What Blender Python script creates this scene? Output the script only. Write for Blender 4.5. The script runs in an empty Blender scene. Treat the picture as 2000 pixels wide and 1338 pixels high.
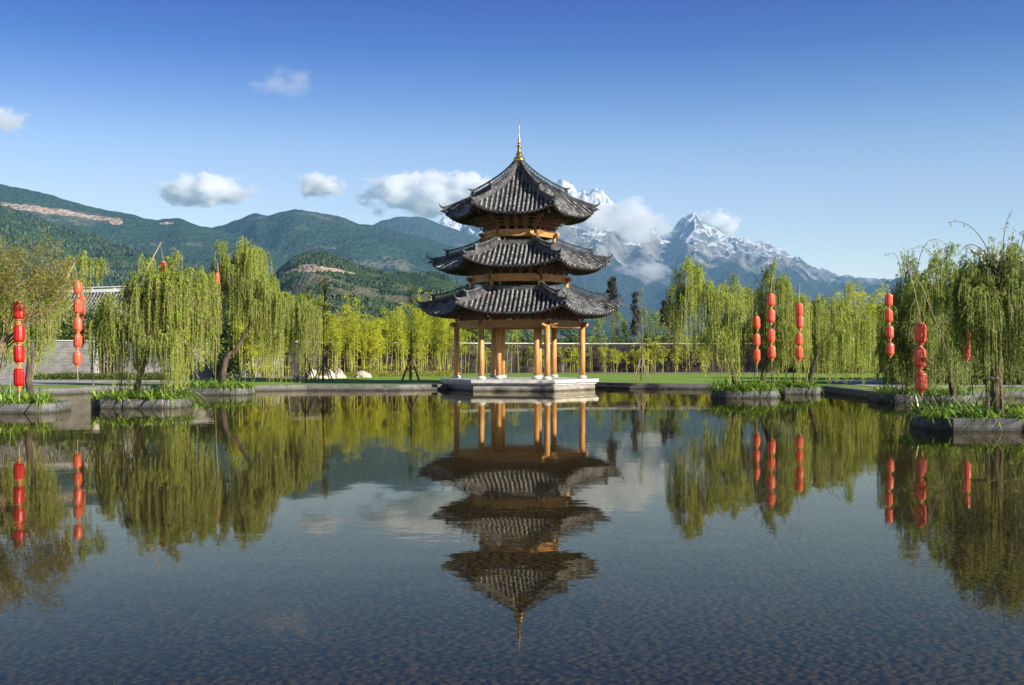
import bpy, bmesh, math, random
import numpy as np
from mathutils import Vector, Matrix, noise
R = math.radians
F = 2290.0; HOR = 691.0; EYE = 2.0       # focal length and horizon in photo pixels, eye height above the water
S = bpy.context.scene

# ------------------------------------------------------------------ camera, sky, sun
cam = bpy.data.objects.new("camera", bpy.data.cameras.new("camera"))
S.collection.objects.link(cam); S.camera = cam
cam.location = (0, 0, EYE); cam.rotation_euler = (R(90), 0, 0)
cam.data.sensor_width = 36; cam.data.lens = 36 * F / 2000.0
cam.data.shift_y = (HOR - 669) / 2000.0
cam.data.clip_start = 0.1; cam.data.clip_end = 60000

SUN_EL, SUN_PHI = 22.0, -33.0            # elevation; direction to the sun measured from +x (negative = towards the camera side)
sd = Vector((math.cos(R(SUN_PHI)) * math.cos(R(SUN_EL)), math.sin(R(SUN_PHI)) * math.cos(R(SUN_EL)), math.sin(R(SUN_EL))))
sun = bpy.data.objects.new("sun", bpy.data.lights.new("sun", 'SUN'))
S.collection.objects.link(sun)
sun.data.energy = 5.0; sun.data.angle = R(0.5); sun.data.color = (1.0, 0.93, 0.82)
sun.rotation_euler = (-sd).to_track_quat('-Z', 'Y').to_euler()
W = bpy.data.worlds.new("World"); S.world = W; W.use_nodes = True
wn = W.node_tree; bg = wn.nodes["Background"]
sky = wn.nodes.new("ShaderNodeTexSky"); sky.sky_type = 'NISHITA'; sky.sun_disc = False
sky.sun_elevation = R(SUN_EL); sky.sun_rotation = R(90 - SUN_PHI)
sky.altitude = 2400; sky.air_density = 1.0; sky.dust_density = 0.6; sky.ozone_density = 3.0
SKY_TINT = [(0.03, (1.9, 1.35, 0.95)), (0.08, (1.8, 1.28, .92)), (0.127, (1.6, 1.12, .90)), (0.17, (1.15, .92, .86)), (0.21, (.58, .57, .76)), (0.25, (.15, .28, .64)), (0.30, (.0, .03, .54)), (0.45, (.12, .2, .42)), (0.8, (.27, .30, .38))]
tcw = wn.nodes.new("ShaderNodeTexCoord"); sxw = wn.nodes.new("ShaderNodeSeparateXYZ"); wn.links.new(tcw.outputs['Generated'], sxw.inputs[0])
rw = wn.nodes.new("ShaderNodeValToRGB"); wn.links.new(sxw.outputs[2], rw.inputs[0])
while len(rw.color_ramp.elements) < len(SKY_TINT): rw.color_ramp.elements.new(0.5)
for e, (p_, c_) in zip(rw.color_ramp.elements, SKY_TINT): e.position = p_; e.color = (*c_, 1)
mw = wn.nodes.new("ShaderNodeMix"); mw.data_type = 'RGBA'; mw.blend_type = 'MULTIPLY'; mw.inputs[0].default_value = 1.0
wn.links.new(sky.outputs[0], mw.inputs[6]); wn.links.new(rw.outputs[0], mw.inputs[7]); wn.links.new(mw.outputs[2], bg.inputs[0])
bg.inputs[1].default_value = 0.115
S.view_settings.view_transform = 'Standard'; S.view_settings.look = 'None'
S.view_settings.exposure = 0.75; S.view_settings.gamma = 1.0
S.render.engine = 'CYCLES'
cy = S.cycles
cy.use_denoising = True; cy.max_bounces = 14; cy.diffuse_bounces = 3; cy.glossy_bounces = 4
cy.transmission_bounces = 4; cy.transparent_max_bounces = 12; cy.volume_bounces = 14
cy.volume_step_rate = 1.0; cy.volume_max_steps = 64
cy.sample_clamp_indirect = 4.0; cy.caustics_reflective = False; cy.caustics_refractive = False

# ------------------------------------------------------------------ helpers
def P(px, py, Y):
    """world point seen at photo pixel (px, py) standing at distance Y"""
    return Vector(((px - 1000) / F * Y, Y, EYE + (HOR - py) / F * Y))
def WY(w): return EYE * F / (w - HOR)    # distance of a waterline seen at photo row w
def G(px, w):
    Y = WY(w); return Vector(((px - 1000) / F * Y, Y, 0.0))

class MB:
    """collects geometry and links it as one mesh object"""
    def __init__(s): s.v = []; s.f = []; s.n = 0; s.mi = []; s.cur = 0; s.big = []
    def add(s, vs, fs):
        s.v.extend([tuple(p) for p in vs]); s.f.extend([tuple(i + s.n for i in f) for f in fs])
        s.mi.extend([s.cur] * len(fs)); s.n += len(vs)
    def quads(s, V):                      # V: (N,4,3) numpy quads
        s.big.append((np.asarray(V, dtype=np.float32).reshape(-1, 3), s.cur))
    def box(s, c, d, rot=None):
        c = Vector(c); x, y, z = d[0] / 2, d[1] / 2, d[2] / 2
        vs = [Vector((a * x, b * y, e * z)) for e in (-1, 1) for a, b in ((-1, -1), (1, -1), (1, 1), (-1, 1))]
        if rot is not None: vs = [rot @ p for p in vs]
        s.add([p + c for p in vs], [(3, 2, 1, 0), (4, 5, 6, 7), (0, 1, 5, 4), (1, 2, 6, 5), (2, 3, 7, 6), (3, 0, 4, 7)])
    def beam(s, a, b, w, h):              # box from a to b, width w (horizontal), height h
        a, b = Vector(a), Vector(b); d = (b - a); L = d.length; x = d.normalized()
        y = Vector((0, 0, 1)).cross(x)
        if y.length < 1e-4: y = Vector((0, 1, 0))
        y.normalize(); z = x.cross(y)
        M = Matrix((x, y, z)).transposed()
        s.box((a + b) / 2, (L, w, h), M)
    def tube(s, pts, rad, seg=6, cap=True, asp=1.0):
        pts = [Vector(p) for p in pts]; n = len(pts)
        if not hasattr(rad, '__len__'): rad = [rad] * n
        vs = []; prev = None
        for i, p in enumerate(pts):
            t = (pts[min(i + 1, n - 1)] - pts[max(i - 1, 0)])
            t = t.normalized() if t.length > 1e-9 else Vector((0, 0, 1))
            if prev is None:
                u = t.cross(Vector((0, 0, 1)))
                if u.length < 1e-3: u = t.cross(Vector((0, 1, 0)))
            else: u = prev - t * prev.dot(t)
            u.normalize(); prev = u; w = t.cross(u)
            for k in range(seg):
                a = 2 * math.pi * k / seg
                vs.append(p + (u * math.cos(a) + w * math.sin(a) * asp) * rad[i])
        fs = [(i * seg + k, i * seg + (k + 1) % seg, (i + 1) * seg + (k + 1) % seg, (i + 1) * seg + k) for i in range(n - 1) for k in range(seg)]
        if cap: fs += [tuple(reversed(range(seg))), tuple(range((n - 1) * seg, n * seg))]
        s.add(vs, fs)
    def lathe(s, c, prof, seg=16, cap=True, rib=0.0):
        c = Vector(c); vs = []
        for r, z in prof:
            for k in range(seg):
                a = 2 * math.pi * k / seg; rr = r * (1 - rib * (k % 2))
                vs.append(c + Vector((rr * math.cos(a), rr * math.sin(a), z)))
        n = len(prof)
        fs = [(i * seg + k, i * seg + (k + 1) % seg, (i + 1) * seg + (k + 1) % seg, (i + 1) * seg + k) for i in range(n - 1) for k in range(seg)]
        if cap: fs += [tuple(reversed(range(seg))), tuple(range((n - 1) * seg, n * seg))]
        s.add(vs, fs)
    def prism(s, poly, z0, z1):
        n = len(poly); vs = [(p[0], p[1], z0) for p in poly] + [(p[0], p[1], z1) for p in poly]
        s.add(vs, [tuple(reversed(range(n))), tuple(range(n, 2 * n))] + [(i, (i + 1) % n, n + (i + 1) % n, n + i) for i in range(n)])
    def grid(s, fn, nu, nv):
        vs = [fn(i / nu, j / nv) for j in range(nv + 1) for i in range(nu + 1)]
        s.add(vs, [(j * (nu + 1) + i, j * (nu + 1) + i + 1, (j + 1) * (nu + 1) + i + 1, (j + 1) * (nu + 1) + i) for j in range(nv) for i in range(nu)])
    def build(s, name, mats, parent=None, smooth=False, loc=None, bevel=0):
        me = bpy.data.meshes.new(name)
        if s.big and not s.f:
            V = np.concatenate([b[0] for b in s.big]); nq = len(V) // 4
            me.vertices.add(len(V)); me.vertices.foreach_set('co', V.ravel())
            me.loops.add(nq * 4); me.loops.foreach_set('vertex_index', np.arange(nq * 4, dtype=np.int32))
            me.polygons.add(nq); me.polygons.foreach_set('loop_start', np.arange(0, nq * 4, 4, dtype=np.int32))
            mi = np.concatenate([np.full(len(b[0]) // 4, b[1], dtype=np.int32) for b in s.big])
            me.polygons.foreach_set('material_index', mi)
            me.update(calc_edges=True)
        else:
            me.from_pydata(s.v, [], s.f)
            me.polygons.foreach_set('material_index', s.mi)
            if smooth: me.polygons.foreach_set('use_smooth', [True] * len(me.polygons))
            me.update()
        for m in (mats if isinstance(mats, (list, tuple)) else [mats]): me.materials.append(m)
        o = bpy.data.objects.new(name, me); S.collection.objects.link(o)
        if parent is not None: o.parent = parent
        if loc is not None: o.location = loc
        if bevel:
            b = o.modifiers.new('bevel', 'BEVEL'); b.width = bevel; b.segments = 2; b.limit_method = 'ANGLE'
        return o
def empty(name, loc=(0, 0, 0), rz=0.0):
    o = bpy.data.objects.new(name, None); S.collection.objects.link(o); o.location = loc; o.rotation_euler = (0, 0, rz); return o
def tag(o, label=None, cat=None, group=None, kind=None):
    if label: o['label'] = label
    if cat: o['category'] = cat
    if group: o['group'] = group
    if kind: o['kind'] = kind
    return o
KIDS = {}
def copy_tree(o, parent=None):
    c = o.copy(); S.collection.objects.link(c); c.parent = parent
    for ch in list(o.children): copy_tree(ch, c)
    return c

# ------------------------------------------------------------------ materials
def newmat(name):
    m = bpy.data.materials.new(name); m.use_nodes = True
    nt = m.node_tree; return m, nt, nt.nodes['Principled BSDF'], nt.nodes['Material Output']
def nd(nt, t, **k):
    n = nt.nodes.new(t)
    for a, b in k.items():
        if a.startswith('i_'):
            key = a[2:]; key = int(key) if key.isdigit() else key.replace('_', ' ')
            n.inputs[key].default_value = b
        else: setattr(n, a, b)
    return n
def ramp(nt, fac, stops):
    r = nt.nodes.new('ShaderNodeValToRGB'); cr = r.color_ramp
    while len(cr.elements) < len(stops): cr.elements.new(0.5)
    for e, (p, c) in zip(cr.elements, stops): e.position = p; e.color = (c[0], c[1], c[2], 1)
    nt.links.new(fac, r.inputs[0]); return r.outputs[0]
def coords(nt, scale=(1, 1, 1), kind='Object', rot=(0, 0, 0)):
    if kind == 'World': src = nd(nt, 'ShaderNodeNewGeometry').outputs['Position']
    else: src = nd(nt, 'ShaderNodeTexCoord').outputs[kind]
    mp = nd(nt, 'ShaderNodeMapping'); mp.inputs['Scale'].default_value = scale; mp.inputs['Rotation'].default_value = rot
    nt.links.new(src, mp.inputs[0]); return mp.outputs[0]
def noi(nt, vec, scale, detail=4, rough=0.55):
    n = nd(nt, 'ShaderNodeTexNoise'); n.inputs['Scale'].default_value = scale; n.inputs['Detail'].default_value = detail; n.inputs['Roughness'].default_value = rough
    nt.links.new(vec, n.inputs['Vector']); return n.outputs['Fac']
def mixc(nt, fac, a, b, blend='MIX'):
    m = nd(nt, 'ShaderNodeMix', data_type='RGBA', blend_type=blend)
    for sock, val in ((m.inputs[0], fac), (m.inputs[6], a), (m.inputs[7], b)):
        if hasattr(val, 'links') or hasattr(val, 'is_linked'): nt.links.new(val, sock)
        else: sock.default_value = val if isinstance(val, float) else (val[0], val[1], val[2], 1)
    return m.outputs[2]
def math_(nt, op, a, b=0.0, c=None, clamp=False):
    m = nd(nt, 'ShaderNodeMath', operation=op, use_clamp=clamp)
    for i, v in enumerate((a, b) if c is None else (a, b, c)):
        if hasattr(v, 'is_linked'): nt.links.new(v, m.inputs[i])
        else: m.inputs[i].default_value = v
    return m.outputs[0]
def bump(nt, h, strength, dist, bs):
    b = nd(nt, 'ShaderNodeBump'); b.inputs['Strength'].default_value = strength; b.inputs['Distance'].default_value = dist
    nt.links.new(h, b.inputs['Height']); nt.links.new(b.outputs[0], bs.inputs['Normal']); return b
def simple(name, stops, scale=3.0, rough=0.7, vec=(1, 1, 1), bstr=0.3, bdist=0.01, metallic=0.0, detail=6, kind='Object', bscale=None):
    m, nt, bs, out = newmat(name); v = coords(nt, vec, kind)
    n = noi(nt, v, scale, detail)
    nt.links.new(ramp(nt, n, stops), bs.inputs['Base Color'])
    bs.inputs['Roughness'].default_value = rough; bs.inputs['Metallic'].default_value = metallic
    if bstr: bump(nt, noi(nt, v, bscale or scale * 3, 4), bstr, bdist, bs)
    return m
M = {}
M['wood'] = simple('pine_wood', [(0.3, (0.36, 0.165, 0.05)), (0.5, (0.55, 0.285, 0.085)), (0.72, (0.68, 0.39, 0.14))], 2.2, 0.5, (4, 4, .7), 0.25, 0.004)
def beam_wood():
    m, nt, bs, out = newmat('beam_wood'); v = coords(nt, (1, 1, 9))
    a = noi(nt, v, 1.6, 6); b = noi(nt, coords(nt), 1.1, 3)
    nt.links.new(mixc(nt, b, ramp(nt, a, [(0.3, (0.34, 0.15, 0.045)), (0.7, (0.62, 0.33, 0.10))]), (0.45, 0.215, 0.06)), bs.inputs['Base Color'])
    bs.inputs['Roughness'].default_value = 0.55; bump(nt, a, 0.3, 0.004, bs); return m
M['beam'] = beam_wood()
M['bracket'] = simple('carved_bracket_wood', [(0.3, (0.13, 0.05, 0.016)), (0.7, (0.28, 0.12, 0.04))], 4, 0.6)
def tile_mat(name, lo, mid, hi):
    m, nt, bs, out = newmat(name); v = coords(nt)
    a = noi(nt, v, 4.2, 4, 0.6); b = noi(nt, v, 1.3, 2)
    f = math_(nt, 'ADD', math_(nt, 'MULTIPLY', a, 1.25), math_(nt, 'MULTIPLY', math_(nt, 'SUBTRACT', b, 0.5), 0.35))
    nt.links.new(ramp(nt, f, [(0.40, lo), (0.58, mid), (0.84, hi)]), bs.inputs['Base Color'])
    bs.inputs['Roughness'].default_value = 0.75; bump(nt, noi(nt, v, 22, 4), 0.3, 0.008, bs); return m
M['tile'] = tile_mat('weathered_roof_tile', (0.02, 0.021, 0.024), (0.135, 0.133, 0.13), (0.42, 0.42, 0.41))
M['pan'] = tile_mat('pan_tile', (0.008, 0.008, 0.009), (0.022, 0.022, 0.023), (0.06, 0.06, 0.058))
M['ridge'] = tile_mat('ridge_tile', (0.022, 0.023, 0.027), (0.06, 0.06, 0.065), (0.15, 0.15, 0.15))
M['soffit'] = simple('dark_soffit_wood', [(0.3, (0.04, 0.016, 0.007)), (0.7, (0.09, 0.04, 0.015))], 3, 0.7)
M['gold'] = simple('gilded_bronze', [(0.3, (0.42, 0.25, 0.07)), (0.7, (0.75, 0.5, 0.18))], 8, 0.28, metallic=0.9, bstr=0.15)
M['iron'] = simple('dark_iron', [(0.3, (0.03, 0.03, 0.035)), (0.7, (0.07, 0.07, 0.07))], 8, 0.45, metallic=0.6, bstr=0.1)
M['plinth'] = simple('pale_dressed_stone', [(0.25, (0.36, 0.35, 0.33)), (0.55, (0.62, 0.61, 0.58)), (0.8, (0.74, 0.73, 0.70))], 2.6, 0.7, (1, 1, 2), 0.5, 0.01)
def block_mat(name, c1, c2, cm, bw, bh, wet=True, scale=1.0, rough=0.85, lo=0.6, mortar=0.008, bd=0.012):
    m, nt, bs, out = newmat(name)
    tc = nd(nt, 'ShaderNodeTexCoord').outputs['Object']
    sx = nd(nt, 'ShaderNodeSeparateXYZ'); nt.links.new(tc, sx.inputs[0])
    cb = nd(nt, 'ShaderNodeCombineXYZ')
    nt.links.new(math_(nt, 'ADD', sx.outputs[0], math_(nt, 'MULTIPLY', sx.outputs[1], 0.77)), cb.inputs[0]); nt.links.new(sx.outputs[2], cb.inputs[1])
    br = nd(nt, 'ShaderNodeTexBrick'); nt.links.new(cb.outputs[0], br.inputs['Vector'])
    br.inputs['Color1'].default_value = (*c1, 1); br.inputs['Color2'].default_value = (*c2, 1); br.inputs['Mortar'].default_value = (*cm, 1)
    br.inputs['Scale'].default_value = scale; br.inputs['Mortar Size'].default_value = mortar; br.inputs['Brick Width'].default_value = bw; br.inputs['Row Height'].default_value = bh
    br.inputs['Bias'].default_value = 0.0
    n = noi(nt, tc, 2.5, 7, 0.65); dk = ramp(nt, n, [(0.3, (lo, lo, lo)), (0.65, (1.15, 1.13, 1.1))])
    damp = ramp(nt, math_(nt, 'ADD', math_(nt, 'MULTIPLY', sx.outputs[2], 2.2), math_(nt, 'MULTIPLY', math_(nt, 'SUBTRACT', noi(nt, tc, 3.5, 4), 0.5), 0.5)), [(0.10, (0.35, 0.36, 0.30)), (0.34, (1, 1, 1))])
    nt.links.new(mixc(nt, 1.0, mixc(nt, 1.0, br.outputs[0], dk, 'MULTIPLY'), damp if wet else (1, 1, 1), 'MULTIPLY'), bs.inputs['Base Color'])
    bs.inputs['Roughness'].default_value = rough
    hh = math_(nt, 'SUBTRACT', math_(nt, 'MULTIPLY', noi(nt, tc, 14, 5), 0.8), br.outputs['Fac'])
    bump(nt, hh, 0.7, bd, bs); return m
M['plinth_body'] = block_mat('rough_plinth_stone', (0.40, 0.37, 0.33), (0.30, 0.28, 0.26), (0.12, 0.11, 0.10), 0.9, 0.22, lo=0.78)
M['kerb'] = block_mat('kerb_stone', (0.22, 0.215, 0.205), (0.165, 0.16, 0.155), (0.06, 0.06, 0.055), 1.1, 0.6, lo=0.55)
M['planter'] = block_mat('planter_stone', (0.20, 0.20, 0.20), (0.12, 0.12, 0.125), (0.10, 0.10, 0.10), 0.83, 0.16, lo=0.35, bd=0.03, mortar=0.006)
M['brick'] = block_mat('grey_brick', (0.34, 0.335, 0.32), (0.24, 0.235, 0.225), (0.17, 0.165, 0.155), 0.36, 0.1, wet=False, lo=0.75, mortar=0.012)
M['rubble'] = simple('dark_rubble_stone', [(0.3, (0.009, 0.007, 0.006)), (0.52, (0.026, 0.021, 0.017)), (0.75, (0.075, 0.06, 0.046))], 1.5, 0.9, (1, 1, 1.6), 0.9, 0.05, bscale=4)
M['coping'] = simple('white_coping', [(0.3, (0.45, 0.45, 0.42)), (0.7, (0.68, 0.68, 0.65))], 2, 0.7)
M['plaster'] = simple('stained_plaster', [(0.3, (0.10, 0.098, 0.094)), (0.7, (0.28, 0.28, 0.27))], 1.2, 0.8)
M['paving'] = block_mat('flat_paving', (0.40, 0.385, 0.36), (0.34, 0.33, 0.31), (0.2, 0.2, 0.19), 1.2, 0.9, wet=False, lo=0.8)
M['sand'] = simple('pale_path_soil', [(0.3, (0.26, 0.21, 0.16)), (0.7, (0.5, 0.44, 0.36))], 1.5, 0.9)
M['soil'] = simple('dark_soil', [(0.3, (0.035, 0.025, 0.015)), (0.7, (0.10, 0.07, 0.04))], 5, 0.95, bstr=0.8, bdist=0.03)
def lawn_mat():
    m, nt, bs, out = newmat('lawn_grass'); v = coords(nt, (1, 1, 1), 'World')
    a = noi(nt, v, 0.35, 5); b = noi(nt, v, 9, 4)
    c = mixc(nt, b, ramp(nt, a, [(0.3, (0.12, 0.22, 0.01)), (0.7, (0.20, 0.33, 0.02))]), (0.10, 0.18, 0.01), 'MIX')
    nt.links.new(mixc(nt, 0.35, ramp(nt, a, [(0.3, (0.17, 0.30, 0.012)), (0.7, (0.27, 0.42, 0.03))]), c), bs.inputs['Base Color'])
    bs.inputs['Roughness'].default_value = 0.9; bump(nt, noi(nt, v, 18, 5), 0.8, 0.04, bs); return m
M['lawn'] = lawn_mat()
M['field'] = simple('field_green', [(0.3, (0.06, 0.09, 0.02)), (0.5, (0.11, 0.15, 0.035)), (0.75, (0.2, 0.19, 0.09))], 0.02, 0.95, kind='World', bstr=0.5, bdist=0.3, bscale=0.6)
M['bark'] = simple('willow_bark', [(0.3, (0.05, 0.034, 0.022)), (0.7, (0.17, 0.12, 0.085))], 7, 0.9, (1, 1, .35), 0.9, 0.03)
M['palebark'] = simple('young_bark', [(0.3, (0.12, 0.09, 0.065)), (0.7, (0.27, 0.22, 0.17))], 7, 0.85, (1, 1, .35), 0.6, 0.01)
M['stake'] = simple('stake_wood', [(0.3, (0.05, 0.035, 0.03)), (0.7, (0.17, 0.12, 0.09))], 9, 0.8, (1, 1, .3))
M['palestake'] = simple('pale_stake_wood', [(0.3, (0.16, 0.12, 0.09)), (0.7, (0.38, 0.3, 0.23))], 9, 0.8, (1, 1, .3))
M['pole'] = simple('bamboo_pole', [(0.3, (0.30, 0.21, 0.10)), (0.7, (0.52, 0.40, 0.22))], 5, 0.6, (1, 1, .3))
M['darkpole'] = simple('dark_pole', [(0.3, (0.04, 0.035, 0.03)), (0.7, (0.1, 0.085, 0.07))], 5, 0.6)
M['culm'] = simple('bamboo_culm', [(0.3, (0.27, 0.28, 0.05)), (0.7, (0.48, 0.44, 0.12))], 4, 0.5, (1, 1, .4))
M['rock'] = simple('warm_boulder', [(0.3, (0.30, 0.24, 0.2)), (0.55, (0.55, 0.46, 0.38)), (0.75, (0.7, 0.66, 0.6))], 2.2, 0.85, bstr=0.9, bdist=0.05)
M['cord'] = simple('cream_cord', [(0.3, (0.4, 0.3, 0.18)), (0.7, (0.6, 0.5, 0.33))], 5, 0.7)
def leaf_mat(name, stops, trans=0.42, cl=0.6, gloss=0.02):
    m, nt, bs, out = newmat(name); nt.nodes.remove(bs)
    ri = nd(nt, 'ShaderNodeNewGeometry').outputs['Random Per Island']
    n = noi(nt, coords(nt, (1, 1, .35), 'World'), cl, 3)
    f = math_(nt, 'ADD', math_(nt, 'MULTIPLY', ri, 0.55), math_(nt, 'MULTIPLY', math_(nt, 'SUBTRACT', n, 0.27), 1.0), clamp=True)
    c = ramp(nt, f, stops)
    d = nd(nt, 'ShaderNodeBsdfDiffuse'); t = nd(nt, 'ShaderNodeBsdfTranslucent'); g = nd(nt, 'ShaderNodeBsdfGlossy'); g.inputs['Roughness'].default_value = 0.45
    tc = mixc(nt, 1.0, c, (1.25, 1.15, 0.5), 'MULTIPLY')
    nt.links.new(c, d.inputs[0]); nt.links.new(tc, t.inputs[0])
    m1 = nd(nt, 'ShaderNodeMixShader'); m1.inputs[0].default_value = trans
    nt.links.new(d.outputs[0], m1.inputs[1]); nt.links.new(t.outputs[0], m1.inputs[2])
    m2 = nd(nt, 'ShaderNodeMixShader'); m2.inputs[0].default_value = gloss
    nt.links.new(m1.outputs[0], m2.inputs[1]); nt.links.new(g.outputs[0], m2.inputs[2])
    nt.links.new(m2.outputs[0], out.inputs[0]); return m
M['willow'] = leaf_mat('willow_leaf', [(0.1, (0.09, 0.155, 0.010)), (0.5, (0.29, 0.42, 0.035)), (0.9, (0.56, 0.66, 0.10))])
M['willow_dark'] = leaf_mat('green_willow_leaf', [(0.1, (0.055, 0.10, 0.012)), (0.5, (0.18, 0.30, 0.035)), (0.9, (0.40, 0.53, 0.10))], 0.38)
M['autumn'] = leaf_mat('yellowing_leaf', [(0.1, (0.13, 0.13, 0.022)), (0.5, (0.27, 0.28, 0.05)), (0.9, (0.42, 0.34, 0.09))])
M['bamboo'] = leaf_mat('bamboo_leaf', [(0.1, (0.16, 0.22, 0.012)), (0.5, (0.44, 0.49, 0.03)), (0.9, (0.70, 0.68, 0.06))], 0.45)
M['bush'] = leaf_mat('bush_leaf', [(0.1, (0.04, 0.07, 0.015)), (0.5, (0.10, 0.15, 0.03)), (0.9, (0.2, 0.24, 0.06))], 0.3)
M['fresh'] = leaf_mat('fresh_tree_leaf', [(0.1, (0.10, 0.16, 0.03)), (0.5, (0.23, 0.32, 0.06)), (0.9, (0.40, 0.45, 0.12))], 0.4)
M['conifer'] = leaf_mat('dark_russet_leaf', [(0.1, (0.02, 0.022, 0.016)), (0.5, (0.05, 0.045, 0.035)), (0.9, (0.10, 0.075, 0.055))], 0.15)
M['strap'] = leaf_mat('strap_leaf', [(0.1, (0.07, 0.15, 0.015)), (0.5, (0.22, 0.38, 0.035)), (0.9, (0.46, 0.58, 0.10))], 0.35, 1.5, 0.1)
M['twig'] = simple('twig', [(0.3, (0.16, 0.13, 0.05)), (0.7, (0.30, 0.25, 0.10))], 3, 0.8, bstr=0)
M['baretwig'] = simple('bare_twig', [(0.3, (0.16, 0.11, 0.07)), (0.7, (0.32, 0.24, 0.16))], 3, 0.8, bstr=0)
def cloth(name, a, b, tr=0.35):
    m, nt, bs, out = newmat(name); nt.nodes.remove(bs)
    c = ramp(nt, noi(nt, coords(nt, (1, 1, .4)), 6, 4), [(0.3, a), (0.7, b)])
    d = nd(nt, 'ShaderNodeBsdfDiffuse'); t = nd(nt, 'ShaderNodeBsdfTranslucent'); g = nd(nt, 'ShaderNodeBsdfGlossy'); g.inputs['Roughness'].default_value = 0.35
    nt.links.new(c, d.inputs[0]); nt.links.new(c, t.inputs[0])
    m1 = nd(nt, 'ShaderNodeMixShader'); m1.inputs[0].default_value = tr; nt.links.new(d.outputs[0], m1.inputs[1]); nt.links.new(t.outputs[0], m1.inputs[2])
    m2 = nd(nt, 'ShaderNodeMixShader'); m2.inputs[0].default_value = 0.05; nt.links.new(m1.outputs[0], m2.inputs[1]); nt.links.new(g.outputs[0], m2.inputs[2])
    nt.links.new(m2.outputs[0], out.inputs[0]); return m
M['red'] = cloth('red_lantern_cloth', (0.62, 0.008, 0.008), (0.80, 0.02, 0.012))
M['salmon'] = cloth('faded_lantern_cloth', (0.82, 0.12, 0.055), (0.95, 0.22, 0.12))
M['lcap'] = simple('lantern_cap', [(0.3, (0.55, 0.16, 0.05)), (0.7, (0.8, 0.36, 0.12))], 9, 0.5, bstr=0)

def water_mat():
    m, nt, bs, out = newmat('pond_water'); nt.nodes.remove(bs)
    gl = nd(nt, 'ShaderNodeBsdfGlossy'); gl.inputs['Roughness'].default_value = 0.015; gl.inputs['Color'].default_value = (0.88, 0.82, 0.66, 1)
    tr = nd(nt, 'ShaderNodeBsdfTransparent'); tr.inputs['Color'].default_value = (0.80, 0.74, 0.58, 1)
    fr = nd(nt, 'ShaderNodeFresnel')
    # light that comes up from below meets the same surface: same reflectance both ways
    nt.links.new(math_(nt, 'ADD', 1.22, math_(nt, 'MULTIPLY', nd(nt, 'ShaderNodeNewGeometry').outputs['Backfacing'], 1 / 1.22 - 1.22)), fr.inputs['IOR'])
    v = coords(nt, (1, 1, 1), 'World'); v2 = coords(nt, (.25, .6, 1), 'World')
    h = math_(nt, 'ADD', math_(nt, 'MULTIPLY', noi(nt, v, 2.2, 3), 0.5), math_(nt, 'MULTIPLY', noi(nt, v2, 1.1, 2), 1.0))
    patch = ramp(nt, noi(nt, coords(nt, (.05, .13, 1), 'World'), 1.0, 2), [(0.45, (0.5, 0.5, 0.5)), (0.68, (1.9, 1.9, 1.9))])
    h = math_(nt, 'MULTIPLY', h, patch)
    b = nd(nt, 'ShaderNodeBump'); b.inputs['Strength'].default_value = 1.0; b.inputs['Distance'].default_value = 0.0022
    nt.links.new(h, b.inputs['Height'])
    nt.links.new(b.outputs[0], gl.inputs['Normal']); nt.links.new(b.outputs[0], fr.inputs['Normal'])
    mx = nd(nt, 'ShaderNodeMixShader'); nt.links.new(fr.outputs[0], mx.inputs[0]); nt.links.new(tr.outputs[0], mx.inputs[1]); nt.links.new(gl.outputs[0], mx.inputs[2])
    nt.links.new(mx.outputs[0], out.inputs[0]); return m
M['water'] = water_mat()
def bed_mat():
    m, nt, bs, out = newmat('pebble_bed')
    v = coords(nt, (1, 1.0, 1), 'World')
    wv = nd(nt, 'ShaderNodeVectorMath', operation='ADD')
    nz = nd(nt, 'ShaderNodeTexNoise'); nz.inputs['Scale'].default_value = 9; nt.links.new(v, nz.inputs['Vector'])
    sc = nd(nt, 'ShaderNodeVectorMath', operation='SCALE'); sc.inputs['Scale'].default_value = 0.05; nt.links.new(nz.outputs['Color'], sc.inputs[0])
    nt.links.new(v, wv.inputs[0]); nt.links.new(sc.outputs[0], wv.inputs[1])
    vo = nd(nt, 'ShaderNodeTexVoronoi', feature='SMOOTH_F1'); vo.inputs['Scale'].default_value = 12.5; vo.inputs['Smoothness'].default_value = 0.15; vo.inputs['Randomness'].default_value = 1.0
    nt.links.new(wv.outputs[0], vo.inputs['Vector'])
    silt = noi(nt, v, 0.5, 5); fine = noi(nt, v, 4, 5)
    gap = math_(nt, 'MULTIPLY', vo.outputs['Distance'], 1.0)
    c = ramp(nt, math_(nt, 'ADD', gap, math_(nt, 'MULTIPLY', math_(nt, 'SUBTRACT', fine, 0.5), 0.9)), [(0.2, (0.056, 0.042, 0.015)), (0.46, (0.040, 0.030, 0.011)), (0.58, (0.002, 0.002, 0.002))])
    c = mixc(nt, ramp(nt, silt, [(0.45, (0, 0, 0)), (0.62, (0.9, 0.9, 0.9))]), c, (0.042, 0.032, 0.012))
    nt.links.new(c, bs.inputs['Base Color']); bs.inputs['Roughness'].default_value = 0.95
    bump(nt, math_(nt, 'MULTIPLY', gap, -1.0), 1.0, 0.06, bs); return m
M['bed'] = bed_mat()

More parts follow.
